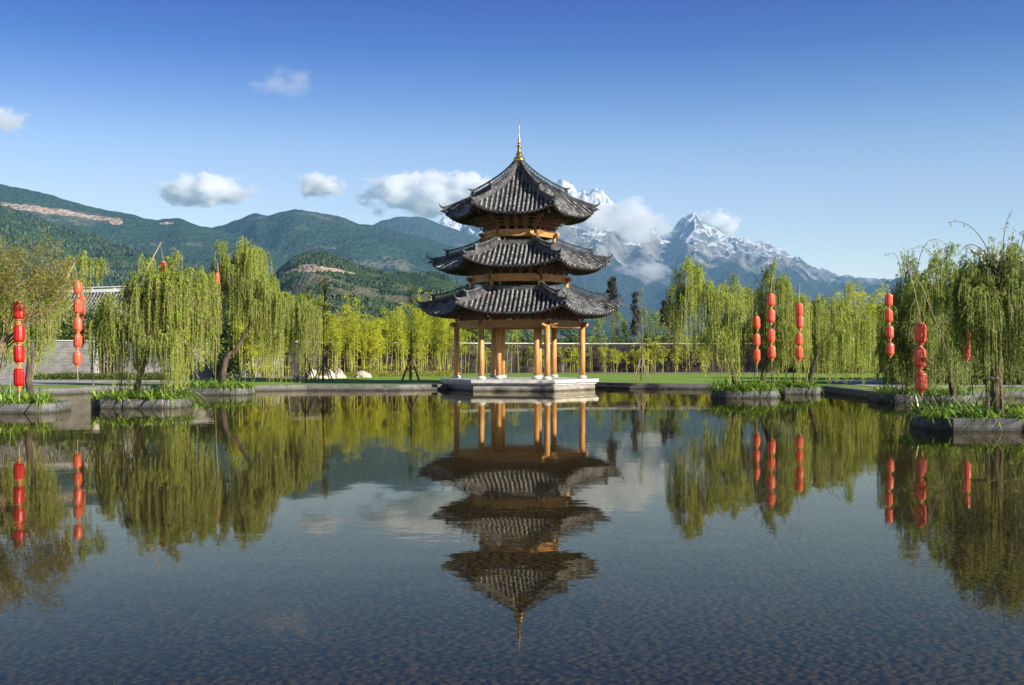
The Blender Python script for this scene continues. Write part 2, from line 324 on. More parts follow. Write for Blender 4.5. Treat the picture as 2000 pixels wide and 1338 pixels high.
# ------------------------------------------------------------------ ground, pond, banks
shore_px = [(-500, 778), (-200, 774), (40, 772), (130, 770), (190, 766), (350, 764), (475, 764), (600, 762.5), (780, 762.5), (862, 761),
            (925, 757), (1000, 756), (1165, 756.5), (1236, 759), (1400, 760), (1560, 763), (1615, 766), (1650, 770), (1715, 779), (1790, 783), (1900, 777), (2100, 777), (2500, 785)]
shore = [G(a, b).to_2d() for a, b in shore_px]
pond = [Vector((-46, 30)), ] + shore + [Vector((48, 30)), Vector((50, -2)), Vector((30, -3.5)), Vector((-30, -3.5)), Vector((-44, -2))]
PC = Vector((0, 32))
def offset_poly(poly, d):
    out = []; n = len(poly)
    for i in range(n):
        a, b, c = poly[i - 1], poly[i], poly[(i + 1) % n]
        t = ((b - a).normalized() + (c - b).normalized()).normalized(); nrm = Vector((-t.y, t.x))   # pond runs clockwise -> left is outward
        out.append(b + nrm * d)
    return out
LAND = 0.30
kerb_out = offset_poly(pond, 0.55)
g = MB(); n = len(pond)
rings = [kerb_out] + [[PC + (p - PC) * k for p in kerb_out] for k in (1.5, 3, 10, 60, 420)]
vs = [(p.x, p.y, LAND - (0.02 if 0 < i < 5 else 0)) for i, r_ in enumerate(rings) for p in r_]
fs = [(k * n + i, (k + 1) * n + i, (k + 1) * n + (i + 1) % n, k * n + (i + 1) % n) for k in range(5) for i in range(n)]
g.add(vs, fs); go = g.build('ground', M['lawn']); tag(go, 'green lawn behind the pond and open ground beyond', kind='structure')
# kerb: real step with a vertical face and a low ledge just over the water
kb = MB(); ki = offset_poly(pond, -0.35)
prof = [(ki, -0.5), (ki, 0.13), (pond, 0.135), (pond, 0.30), (kerb_out, 0.31), (kerb_out, 0.1)]
vs = [(p.x, p.y, z) for ring, z in prof for p in ring]
kb.add(vs, [(k * n + i, (k + 1) * n + i, (k + 1) * n + (i + 1) % n, k * n + (i + 1) % n) for k in range(len(prof) - 1) for i in range(n)])
tag(kb.build('bank_kerb', M['kerb']), 'pale stone kerb with a low ledge along the far bank of the pond', 'kerb')
b = MB(); b.add([(-52, -6, -0.28), (56, -6, -0.28), (56, 90, -0.6), (-52, 90, -0.6)], [(0, 1, 2, 3)]); tag(b.build('pond_bed', M['bed']), 'pebbly pond bottom under shallow water', kind='structure')
b = MB(); b.add([(-48, -4, 0), (52, -4, 0), (52, 76, 0), (-48, 76, 0)], [(0, 1, 2, 3)]); tag(b.build('water', M['water']), 'calm reflecting pond water', kind='structure')

def strip(name, pts, mat, z, label, depth=0.004):
    m_ = MB(); m_.add([(p[0], p[1], z) for p in pts], [tuple(range(len(pts)))]); o = m_.build(name, mat); tag(o, label, kind='structure'); return o
def LG(px, py, z=LAND):                   # ground point at height z seen at photo pixel
    Y = (EYE - z) * F / (py - HOR); return Vector(((px - 1000) / F * Y, Y))
strip('pavement', [LG(-400, 751), LG(60, 752.5), LG(135, 751.5), LG(200, 748.5), LG(345, 747), LG(345, 743), LG(100, 742), LG(-400, 741)][::1], M['paving'], LAND + 0.012, 'pale paved promenade at the left bank')
strip('quay_paving', [LG(1620, 746.5), LG(1652, 750), LG(1716, 757.5), LG(1790, 761.5), LG(1900, 757), LG(2100, 757), LG(2500, 762), LG(2500, 742), LG(1900, 741), LG(1700, 741), LG(1620, 742)], M['paving'], LAND + 0.012, 'pale paved quay at the right bank')
strip('garden_path', [LG(-400, 740.5), LG(340, 742), LG(470, 741), LG(560, 736.5), LG(700, 733.5), LG(900, 731), LG(1150, 729), LG(1400, 729), LG(1900, 730), LG(1900, 722), LG(1400, 722), LG(900, 724), LG(560, 728), LG(-400, 728)], M['sand'], LAND + 0.008, 'pale soil strip at the foot of the wall')
strip('field', [(-400, 128), (400, 128), (9000, 9000), (-9000, 9000)], M['field'], LAND + 0.03, 'fields beyond the garden wall')

# ------------------------------------------------------------------ mountains
def interp(pts, x):
    if x <= pts[0][0]: return pts[0][1]
    for (a, b_), (c, d) in zip(pts, pts[1:]):
        if x <= c: return b_ + (d - b_) * (x - a) / (c - a)
    return pts[-1][1]
def mountain(name, ridge, Yf, Yc, nx, nv, amp, fs_, seed, mat, jag=0.0, power=1.1, back=0.4, lab='', x0=None, x1=None, lac=2.1):
    x0 = ridge[0][0] if x0 is None else x0; x1 = ridge[-1][0] if x1 is None else x1
    vs = []; nb = int(nv * back)
    grid = []
    for j in range(nv + nb + 1):
        v = j / nv
        for i in range(nx + 1):
            px = x0 + (x1 - x0) * i / nx
            ry = interp(ridge, px); zc = EYE + (HOR - ry) / F * Yc
            Y = Yf + (Yc - Yf) * v
            Xa = (px - 1000) / F; X = Xa * Y
            q = Vector((X * fs_ + seed, Y * fs_ * 0.6, seed * 0.37))
            warp = noise.noise(q * 0.6) * 0.6
            rn = noise.ridged_multi_fractal(q + Vector((warp, warp, 0)), 0.9, lac, 5, 1.0, 2.0) * 0.5 - 0.5
            if v <= 1:
                pr = v ** power; en = math.sin(math.pi * min(1, v)) ** 0.7 if v < 1 else 0
                z = zc * pr + rn * amp * en
                if jag: z += jag * zc * 0.06 * noise.fractal(Vector((X, Y, 5)) * fs_ * 9, 0.8, 2.2, 4) * min(1, v * 1.3)
            else:
                z = zc * (1 - (v - 1) * 1.2) + rn * amp * (v - 1)
            z = max(z, -2 if v > 0.02 else -2)
            vs.append((X, Y, z - (4 if j == 0 else 0)))
    m_ = MB(); w_ = nx + 1
    m_.add(vs, [(j * w_ + i, j * w_ + i + 1, (j + 1) * w_ + i + 1, (j + 1) * w_ + i) for j in range(nv + nb) for i in range(nx)])
    o = m_.build(name, mat, smooth=True); tag(o, lab, kind='structure'); return o, vs, w_
def hill_mat(name, dark, mid, bare, sc, scars=(), bareAmt=0.62, bd=6.0):
    """forest cover with lighter clearings; scars = (x, z, half width, half height) quarry cuts, in metres"""
    m, nt, bs, out = newmat(name); v = coords(nt, (1, 1, 1), 'World')
    trees = nd(nt, 'ShaderNodeTexVoronoi'); trees.inputs['Scale'].default_value = sc; nt.links.new(v, trees.inputs['Vector'])
    f = noi(nt, v, sc * 0.12, 6, 0.6); f2 = noi(nt, v, sc * 0.03, 5, 0.6)
    c = mixc(nt, ramp(nt, trees.outputs['Distance'], [(0.15, (0, 0, 0)), (0.7, (1, 1, 1))]), mid, dark)
    c = mixc(nt, ramp(nt, f, [(0.42, (0, 0, 0)), (0.62, (1, 1, 1))]), c, dark)
    c = mixc(nt, ramp(nt, math_(nt, 'ADD', f2, math_(nt, 'MULTIPLY', math_(nt, 'SUBTRACT', f, 0.5), 0.5)), [(bareAmt - 0.06, (0, 0, 0)), (bareAmt + 0.04, (1, 1, 1))]), c, bare)
    if scars:
        sx = nd(nt, 'ShaderNodeSeparateXYZ'); nt.links.new(v, sx.inputs[0]); tot = None
        wob = math_(nt, 'MULTIPLY', math_(nt, 'SUBTRACT', noi(nt, v, sc * 0.25, 5, 0.7), 0.5), 1.9)
        for (cx, cz, hx, hz, sl) in scars:
            dx = math_(nt, 'SUBTRACT', sx.outputs[0], cx)
            dz = math_(nt, 'SUBTRACT', math_(nt, 'SUBTRACT', sx.outputs[2], cz), math_(nt, 'MULTIPLY', dx, sl))
            q = math_(nt, 'ADD', math_(nt, 'POWER', math_(nt, 'ABSOLUTE', math_(nt, 'DIVIDE', dx, hx)), 3.0), math_(nt, 'ABSOLUTE', math_(nt, 'DIVIDE', dz, hz)))
            k = math_(nt, 'LESS_THAN', math_(nt, 'ADD', q, wob), 1.0)
            tot = k if tot is None else math_(nt, 'MAXIMUM', tot, k)
        sc_ = ramp(nt, noi(nt, coords(nt, (1, 1, 3), 'World'), sc * 0.5, 4), [(0.35, (0.30, 0.19, 0.12)), (0.6, (0.52, 0.40, 0.30))])
        c = mixc(nt, tot, c, sc_)
    nt.links.new(c, bs.inputs['Base Color']); bs.inputs['Roughness'].default_value = 1.0; bs.inputs['Specular IOR Level'].default_value = 0.0
    bump(nt, math_(nt, 'ADD', math_(nt, 'MULTIPLY', trees.outputs['Distance'], -1.0), math_(nt, 'MULTIPLY', f, 1.5)), 0.9, bd, bs); return m
def sc_at(px, py, Y, w, h, sl=0.0):
    p = P(px, py, Y); return (p.x, p.z, w / F * Y, h / F * Y, sl)
M['pines'] = simple('pine_cover', [(0.3, (0.03, 0.065, 0.02)), (0.7, (0.10, 0.15, 0.05))], .05, 1.0, kind='World', bstr=0)
M['range_l'] = hill_mat('left_range_forest', (0.026, 0.055, 0.028), (0.06, 0.105, 0.045), (0.14, 0.14, 0.085), 0.06,
    [sc_at(70, 408, 4150, 75, 9, -.09), sc_at(150, 413, 4150, 40, 6, -.1), sc_at(185, 417, 4100, 16, 8, -.5), sc_at(305, 428, 4300, 14, 4, 0)], 0.66, 12)
M['slope_l'] = hill_mat('left_slope_forest', (0.03, 0.065, 0.02), (0.07, 0.13, 0.04), (0.14, 0.155, 0.065), 0.10, (), 0.60, 6)
M['range_m'] = hill_mat('middle_range_forest', (0.024, 0.048, 0.03), (0.05, 0.085, 0.045), (0.12, 0.13, 0.09), 0.055, (), 0.68, 14)
M['range_f'] = hill_mat('far_range_forest', (0.03, 0.045, 0.034), (0.055, 0.078, 0.05), (0.12, 0.115, 0.095), 0.03, (), 0.66, 20)
def snow_mat():
    m, nt, bs, out = newmat('snowy_rock'); v = coords(nt, (1, 1, 1), 'World')
    geo = nd(nt, 'ShaderNodeNewGeometry'); sp = nd(nt, 'ShaderNodeSeparateXYZ'); nt.links.new(geo.outputs['Position'], sp.inputs[0])
    sn = nd(nt, 'ShaderNodeSeparateXYZ'); nt.links.new(geo.outputs['Normal'], sn.inputs[0])
    f = noi(nt, v, 0.0035, 8, 0.68); f2 = noi(nt, coords(nt, (1, 1, .3), 'World'), 0.006, 6, 0.65)
    hgt = math_(nt, 'DIVIDE', math_(nt, 'SUBTRACT', sp.outputs[2], 830.0), 400.0)
    s = math_(nt, 'ADD', math_(nt, 'ADD', hgt, math_(nt, 'MULTIPLY', math_(nt, 'SUBTRACT', f, 0.5), 1.7)), math_(nt, 'MULTIPLY', math_(nt, 'SUBTRACT', sn.outputs[2], 0.72), 3.2))
    rock = ramp(nt, f2, [(0.35, (0.10, 0.10, 0.10)), (0.52, (0.26, 0.25, 0.235)), (0.70, (0.50, 0.46, 0.40))])
    forest = ramp(nt, noi(nt, v, 0.008, 7, 0.65), [(0.4, (0.02, 0.035, 0.028)), (0.65, (0.05, 0.062, 0.04))])
    fl = math_(nt, 'DIVIDE', math_(nt, 'SUBTRACT', math_(nt, 'ADD', sp.outputs[2], math_(nt, 'MULTIPLY', math_(nt, 'SUBTRACT', f2, 0.5), 700.0)), 560.0), 160.0, clamp=True)
    c = mixc(nt, fl, forest, rock)
    c = mixc(nt, ramp(nt, s, [(0.42, (0, 0, 0)), (0.56, (1, 1, 1))]), c, (0.86, 0.88, 0.9))
    nt.links.new(c, bs.inputs['Base Color']); bs.inputs['Roughness'].default_value = 0.9; bs.inputs['Specular IOR Level'].default_value = 0.1
    bump(nt, math_(nt, 'ADD', math_(nt, 'ADD', f2, f), math_(nt, 'MULTIPLY', noi(nt, v, 0.02, 6, 0.7), 0.35)), 1.0, 95, bs); return m
M['snow'] = snow_mat()
mountain('mountain_ridge_forested', [(-700, 330), (-300, 350), (0, 361), (60, 371), (110, 384), (180, 407), (250, 418), (310, 430), (350, 427), (390, 440), (415, 445), (470, 462), (560, 500), (640, 560), (720, 640), (760, 690)], 2300, 4500, 240, 70, 150, 0.0011, 3.1, M['range_l'], 0.25, 1.0, lab='long dark forested mountain ridge at the left with pale quarry cuts')
sl = mountain('mountain_slope', [(-700, 380), (-300, 390), (0, 402), (60, 425), (120, 446), (200, 470), (300, 497), (400, 522), (500, 548), (560, 566), (640, 600), (760, 690)], 1200, 2700, 200, 60, 70, 0.0019, 7.7, M['slope_l'], 0.25, 1.0, lab='green forested lower slope at the left')
kn = mountain('hill', [(250, 691), (380, 640), (440, 600), (500, 560), (540, 534), (552, 522), (575, 503), (600, 494), (625, 493), (655, 502), (690, 517), (740, 530), (800, 536), (840, 532), (875, 541), (900, 556), (960, 590), (1060, 640), (1150, 675), (1300, 691)], 750, 1600, 240, 80, 26, 0.0042, 11.3, M['pines'], 0.2, 0.85, lab='low green hill with a raw orange quarry cut behind the bamboo')
def surf(vs, w_, px, py):
    V = np.array(vs).reshape(-1, w_, 3)[:81]; ang = 1000 + F * V[..., 0] / V[..., 1]; row = HOR - F * (V[..., 2] - EYE) / V[..., 1]
    i = np.argmin(np.abs(ang[40] - px)); j = np.argmin(np.abs(row[:, i] - py)); return V[j, i]
KS = []
for px_, py_, w_, h_, sl_ in ((575, 528, 30, 6, 0), (610, 527, 34, 7.5, -.03), (650, 528, 34, 4.5, -.03), (600, 520, 22, 6, 0)):
    q = surf(kn[1], kn[2], px_, py_); KS.append((q[0], q[2], w_ / F * q[1], h_ / F * q[1], sl_))
M['knoll'] = hill_mat('knoll_forest', (0.03, 0.062, 0.02), (0.075, 0.115, 0.04), (0.14, 0.135, 0.08), 0.2, KS, 0.56, 3)
kn[0].data.materials.clear(); kn[0].data.materials.append(M['knoll'])
mountain('mountain_ridge_middle', [(150, 640), (250, 540), (350, 470), (410, 446), (440, 437), (480, 425), (497, 417), (520, 421), (545, 415), (575, 410), (600, 414), (640, 418), (680, 428), (700, 436), (722, 440), (780, 452), (850, 470), (900, 488), (1000, 530), (1150, 590), (1300, 680)], 2900, 5200, 240, 70, 190, 0.001, 5.5, M['range_m'], 0.25, 1.0, lab='bluish green double humped mountain behind the left willows')
mountain('mountain_ridge_far', [(560, 520), (650, 470), (722, 440), (745, 430), (780, 424), (820, 423), (845, 430), (870, 441), (900, 452), (950, 470), (1050, 520), (1200, 580), (1350, 640), (1500, 680)], 5200, 7600, 200, 50, 200, 0.0008, 15.2, M['range_f'], 0.2, 1.0, lab='hazy blue rounded mountain left of the pagoda')
mountain('snow_mountain', [(600, 640), (760, 500), (840, 446), (870, 430), (900, 435), (950, 400), (1000, 385), (1050, 372), (1085, 366), (1100, 361), (1115, 368), (1128, 378), (1140, 374), (1150, 380), (1163, 372), (1175, 385), (1195, 398), (1205, 412), (1215, 424), (1235, 428), (1252, 418), (1262, 430), (1280, 448), (1300, 462), (1312, 460), (1325, 442), (1340, 428), (1357, 414), (1368, 428), (1385, 448), (1400, 452), (1420, 464), (1440, 462), (1460, 472), (1500, 482), (1530, 493), (1545, 505), (1558, 502), (1575, 516), (1600, 531), (1620, 540), (1635, 544), (1650, 540), (1670, 545), (1700, 549), (1760, 556), (1900, 575), (2300, 620), (2600, 690)],
    5600, 10500, 860, 190, 520, 0.00062, 21.4, M['snow'], 1.0, 1.25, lab='jagged snow capped rocky mountain behind the pagoda at the right')
mountain('foothill', [(850, 690), (1000, 640), (1100, 612), (1200, 600), (1300, 604), (1400, 592), (1550, 600), (1700, 585), (1850, 590), (2100, 600), (2400, 690)], 3400, 6200, 160, 30, 90, 0.001, 31.0, M['range_f'], 0.2, 1.0, lab='low hazy foothills in front of the snow mountain')

def forest(label, vs, w_, nv, n, size, mat, seed, thr, clear=()):
    rs = np.random.RandomState(seed); V = np.array(vs).reshape(-1, w_, 3)[:nv + 4]; Q = []
    i = rs.randint(0, w_ - 1, n * 3); j = rs.randint(0, V.shape[0] - 1, n * 3); a, b_ = rs.uniform(size=(2, n * 3, 1))
    P_ = V[j, i] * (1 - a) * (1 - b_) + V[j, i + 1] * a * (1 - b_) + V[j + 1, i] * (1 - a) * b_ + V[j + 1, i + 1] * a * b_
    keep = [k for k in range(len(P_)) if noise.noise(Vector(P_[k]) * .006 + Vector((seed, 0, 0))) + .4 * noise.noise(Vector(P_[k]) * .03) > thr and P_[k][2] > 1
            and not any(abs((P_[k][0] - c[0]) / c[2]) ** 3 + abs((P_[k][2] - c[1]) / c[3]) < 1.25 for c in clear)][:n]
    P_ = P_[keep]; m_ = len(P_); s_ = size * rs.uniform(.55, 1.25, m_)[:, None]
    up = np.array([0, 0, 1.0]) * s_ * 1.25; an = rs.uniform(0, 6.28, m_)
    R4 = [P_ + up * .35 + np.stack([np.cos(an + k * 1.571), np.sin(an + k * 1.571), 0 * an], 1) * s_ * .55 for k in range(4)]
    top = P_ + up; bot = P_ - up * .1
    for k in range(4):
        A, B = R4[k], R4[(k + 1) % 4]; Q.append(np.stack([bot, A, top, B], 1)) if k % 2 == 0 else Q.append(np.stack([bot, A, top, B], 1))
    l = MB(); l.quads(np.concatenate(Q)); tag(l.build('forest', mat), label, kind='stuff')
forest('dark scattered pines covering the low hill', kn[1], kn[2], 80, 30000, 2.9, M['pines'], 4, .02, KS)
forest('dark pine forest on the left lower slope', sl[1], sl[2], 60, 26000, 6.0, M['pines'], 8, .02)
# ------------------------------------------------------------------ haze and clouds
def haze():
    m = MB(); m.box((0, 6150, 790 - 1.5), (26000, 12700, 1582)); 
    mt, nt, bs, out = newmat('haze_air'); nt.nodes.remove(bs)
    pv = nd(nt, 'ShaderNodeVolumePrincipled'); pv.inputs['Color'].default_value = (0.31, 0.63, 1.0, 1); pv.inputs['Density'].default_value = 0.00006; pv.inputs['Anisotropy'].default_value = 0.0
    nt.links.new(pv.outputs[0], out.inputs['Volume'])
    o = m.build('haze', mt); tag(o, 'thin blue air between the garden and the mountains', kind='stuff')
haze()
def cloud(px0, px1, py0, py1, Y, seed, dens, thr, label, cat='cloud', fsc=3.2):
    a, b_ = P(px0, py1, Y), P(px1, py0, Y); c = (a + b_) / 2; sx, sz = (b_.x - a.x) / 2, (b_.z - a.z) / 2; sy = max(sz * 1.5, sx * 0.35)
    m = MB(); m.lathe((0, 0, 0), [(math.cos(t), math.sin(t)) for t in [R(k) for k in range(-90, 91, 15)]], 20, cap=False)
    mt, nt, bs, out = newmat('cloud_vapour'); nt.nodes.remove(bs)
    tc = nd(nt, 'ShaderNodeTexCoord').outputs['Object']
    ln = nd(nt, 'ShaderNodeVectorMath', operation='LENGTH'); nt.links.new(tc, ln.inputs[0])
    mp = nd(nt, 'ShaderNodeMapping'); mp.inputs['Scale'].default_value = (sx / sz * .55, sy / sz * .5, 0.8); mp.inputs['Location'].default_value = (seed, seed * .7, 0)
    nt.links.new(tc, mp.inputs[0]); nz = noi(nt, mp.outputs[0], fsc * 0.75, 8, 0.64)
    sp = nd(nt, 'ShaderNodeSeparateXYZ'); nt.links.new(tc, sp.inputs[0])
    flat = math_(nt, 'MULTIPLY', math_(nt, 'MULTIPLY', math_(nt, 'MINIMUM', sp.outputs[2], 0.0), -1.0), 0.25)
    f = math_(nt, 'SUBTRACT', math_(nt, 'SUBTRACT', math_(nt, 'ADD', math_(nt, 'MULTIPLY', nz, 1.9), thr), math_(nt, 'MULTIPLY', ln.outputs['Value'], 1.0)), flat)
    d = math_(nt, 'MULTIPLY', math_(nt, 'MULTIPLY', f, 3.0, clamp=True), dens)
    pv = nd(nt, 'ShaderNodeVolumePrincipled'); pv.inputs['Color'].default_value = (1, 1, 1, 1); pv.inputs['Anisotropy'].default_value = 0.0
    nt.links.new(d, pv.inputs['Density']); nt.links.new(pv.outputs[0], out.inputs['Volume'])
    o = m.build('cloud', mt, loc=c); o.scale = (sx, sy, sz); tag(o, label, cat, 'clouds over the mountains'); return o
cloud(265, 530, 325, 425, 13600, 1.3, .028, -0.27, 'long white puffy cloud above the left mountain ridge')
cloud(560, 685, 328, 402, 13600, 4.1, .028, -0.26, 'small white cloud above the double humped mountain')
cloud(660, 1050, 318, 452, 13600, 7.9, .03, -0.24, 'large bright cloud bank directly left of the pagoda top')
cloud(450, 670, 115, 215, 14500, 2.2, .0012, -0.38, 'faint grey wisp of cloud high in the left sky')
cloud(-60, 75, 195, 275, 14500, 9.2, .005, -0.30, 'soft cloud at the left edge of the sky')
cloud(1340, 1460, 402, 480, 13400, 12.4, .03, -0.22, 'white cloud clinging to the right of the sharp snow peak')
cloud(1450, 1535, 440, 482, 13400, 15.4, .008, -0.42, 'small torn cloud right of the snow peak')
cloud(1030, 1340, 375, 515, 8700, 18.6, .012, -0.20, 'pale cloud lying across the snowy mountain face', fsc=3.6)
cloud(1170, 1345, 495, 578, 7600, 22.1, .010, -0.33, 'thin band of mist low on the snow mountain', fsc=3.6)


# ------------------------------------------------------------------ pagoda
T30 = math.tan(R(30))
def hexpts(r, rot=0): return [(r * math.cos(R(60 * k) + rot), r * math.sin(R(60 * k) + rot)) for k in range(6)]
pag = empty('pagoda', (0.406, 66.4, 0), R(-5.4))
tag(pag, 'three tiered hexagonal wooden pagoda with grey tiled upturned roofs standing in the pond', 'pagoda')
class Roof:
    def __init__(s, a0, a1, zt, ze, lift, p, n): s.a0, s.a1, s.zt, s.ze, s.lift, s.p, s.n = a0, a1, zt, ze, lift, p, n
    def z(s, a, w):
        u = max(0.0, min(1.08, (a - s.a0) / (s.a1 - s.a0)))
        return s.zt - (s.zt - s.ze) * u ** s.p + s.lift * abs(w) ** 3.2 * u ** 1.6
    def pt(s, k, a, lat, dz=0.0, drop=0.0):
        f = R(30 + 60 * k); w = lat / (a * T30) if a > 1e-6 else 0
        ext = 0.10 * abs(w) ** 4 * max(0, (a - s.a0) / (s.a1 - s.a0)) ** 3
        aa = a + ext
        return Vector((math.cos(f) * aa - math.sin(f) * lat * (aa / a), math.sin(f) * aa + math.cos(f) * lat * (aa / a), s.z(a, w) + dz - drop))
    def hip(s, k, r):      # r = corner radius
        a = r * math.cos(R(30)); an = R(60 * k)
        ext = 0.1 * max(0, (a - s.a0) / (s.a1 - s.a0)) ** 3
        rr = r + ext * 1.15
        return Vector((math.cos(an) * rr, math.sin(an) * rr, s.z(a, 1.0)))
def build_roof(rf, lat_r0, lat_r1, storeyR, top=False, bells=False):
    rng = random.Random(int(rf.a1 * 100))
    m = MB()
    for k in range(6):
        m.cur = 0
        m.grid(lambda u, v: rf.pt(k, rf.a0 + (rf.a1 - rf.a0) * v, (2 * u - 1) * (rf.a0 + (rf.a1 - rf.a0) * v) * T30), 24, 14)
        # eave fascia
        m.cur = 0
        m.grid(lambda u, v: rf.pt(k, rf.a1, (2 * u - 1) * rf.a1 * T30, dz=0.01 - 0.10 * v), 24, 1)
        m.cur = 1
        W_ = rf.a1 * T30; n = rf.n; sp = 2 * W_ / n
        for i in range(n):
            lat = -W_ + sp * (i + .5) + rng.uniform(-.008, .008)
            st = max(rf.a0 + 0.02, abs(lat) / T30 + 0.10)
            if rf.a1 - st < 0.1: continue
            nt = max(1, int(round((rf.a1 + 0.05 - st) / 0.24))); pts = []; rad = []
            r0 = sp * 0.262
            for t in range(nt):
                for q, rr in ((0.0, 0.80), (0.93, 1.02)):
                    a = st + (rf.a1 + 0.05 - st) * (t + q) / nt
                    lt = max(-a * T30, min(a * T30, lat))
                    pts.append(rf.pt(k, a, lt, dz=0.035)); rad.append(r0 * rr * rng.uniform(.96, 1.04))
            pts.append(rf.pt(k, rf.a1 + 0.05, lat, dz=0.035)); rad.append(r0 * 1.02)
            m.tube(pts, rad, 7)
            # hanging pan lip between rows
            e = rf.pt(k, rf.a1 + 0.01, min(W_, lat + sp / 2), dz=-0.045)
            m.cur = 0; m.box(e, (0.09, 0.09, 0.09), Matrix.Rotation(R(30 + 60 * k), 3, 'Z')); m.cur = 1
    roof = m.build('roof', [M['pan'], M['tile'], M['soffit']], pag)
    # hips
    Rt = rf.a1 / math.cos(R(30))
    for k in range(6):
        h = MB(); N = 16
        r_in = rf.a0 / math.cos(R(30))
        def path(ra, rb, n_, dz): return [rf.hip(k, ra + (rb - ra) * i / n_) + Vector((0, 0, dz)) for i in range(n_ + 1)]
        def rail(pts, w, hh):
            for a_, b_ in zip(pts, pts[1:]):
                d_ = (b_ - a_).normalized() * 0.01; h.beam(a_ - d_, b_ + d_, w, hh)
        rail(path(r_in, Rt + .0, N, 0.10), 0.17, 0.24)
        rail(path(r_in, Rt + .0, N, 0.225), 0.10, 0.06)
        # horn at the corner
        e = rf.hip(k, Rt); o_ = Vector((math.cos(R(60 * k)), math.sin(R(60 * k)), 0))
        pts = [e + o_ * d + Vector((0, 0, z)) for d, z in ((-.12, .17), (0.02, .19), (.14, .24), (.24, .34), (.30, .47))]
        h.tube(pts, [.10, .085, .06, .04, .015], 6)
        h.tube([e + o_ * -.02 + Vector((0, 0, .02)), e + o_ * .12 + Vector((0, 0, .02)), e + o_ * .2 + Vector((0, 0, -.03))], [.07, .06, .03], 6)
        # lattice ridge
        rail(path(lat_r0, lat_r1, 12, 0.30), 0.12, 0.05); rail(path(lat_r0, lat_r1, 12, 0.52), 0.13, 0.065)
        nX = max(3, int((lat_r1 - lat_r0) / 0.15))
        for i in range(nX):
            ra, rb = lat_r0 + (lat_r1 - lat_r0) * i / nX, lat_r0 + (lat_r1 - lat_r0) * (i + 1) / nX
            A, B = rf.hip(k, ra), rf.hip(k, rb); z0, z1 = Vector((0, 0, .31)), Vector((0, 0, .50))
            h.beam(A + z0, B + z1, 0.06, 0.028); h.beam(A + z1, B + z0, 0.06, 0.028)
        c = rf.hip(k, lat_r1)
        h.box(c + Vector((0, 0, .33)) + o_ * .02, (.16, .15, .42), Matrix.Rotation(R(60 * k), 3, 'Z'))
        h.tube([c + o_ * d + Vector((0, 0, z)) for d, z in ((-.15, .54), (.05, .54), (.17, .56), (.28, .62))], [.06, .06, .045, .012], 6)
        if not top:
            c = rf.hip(k, lat_r0); h.box(c + Vector((0, 0, .3)), (.14, .16, .5), Matrix.Rotation(R(60 * k), 3, 'Z'))
        h.build('hip_ridge', M['ridge'], roof)
    if not top:   # ridge band where the roof meets the storey above
        b = MB()
        for k in range(6):
            A, B = [Vector((x, y, rf.zt + .06)) for x, y in (hexpts(rf.a0 / math.cos(R(30)))[k], hexpts(rf.a0 / math.cos(R(30)))[(k + 1) % 6])]
            b.beam(A, B, 0.16, 0.24); b.beam(A + Vector((0, 0, .14)), B + Vector((0, 0, .14)), 0.22, 0.045)
        b.build('ridge_band', M['ridge'], roof)
    # underside: boards, rafters
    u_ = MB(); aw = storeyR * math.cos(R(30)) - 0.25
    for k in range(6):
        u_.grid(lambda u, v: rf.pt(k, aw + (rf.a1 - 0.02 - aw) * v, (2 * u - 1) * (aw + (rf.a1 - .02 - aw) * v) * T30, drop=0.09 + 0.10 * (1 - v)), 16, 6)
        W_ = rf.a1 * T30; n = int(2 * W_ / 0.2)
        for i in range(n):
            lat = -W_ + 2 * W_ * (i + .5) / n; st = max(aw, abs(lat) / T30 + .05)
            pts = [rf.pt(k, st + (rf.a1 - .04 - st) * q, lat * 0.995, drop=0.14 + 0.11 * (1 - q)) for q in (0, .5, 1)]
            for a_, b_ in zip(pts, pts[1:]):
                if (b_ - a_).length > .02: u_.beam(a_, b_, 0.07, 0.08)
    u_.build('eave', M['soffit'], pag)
    # ceiling board
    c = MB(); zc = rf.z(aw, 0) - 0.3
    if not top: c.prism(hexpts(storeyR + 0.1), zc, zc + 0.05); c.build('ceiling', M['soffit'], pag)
    if bells:
        for k in range(6):
            o_ = Vector((math.cos(R(60 * k)), math.sin(R(60 * k)), 0)); e = rf.hip(k, Rt - 0.45) - Vector((0, 0, .17))
            w = MB(); w.tube([e, e - Vector((0, 0, .55))], .008, 4)
            w.lathe(e - Vector((0, 0, .28)), [(.015, .1), (.035, .07), (.05, 0), (.062, -.03)], 8)
            for dz in (.40, .50): w.lathe(e - Vector((0, 0, dz)), [(.005, .03), (.035, 0), (.005, -.03)], 8)
            w.build('wind_bell', M['gold'] if k in (4, 5) else M['iron'], pag)
    return roof
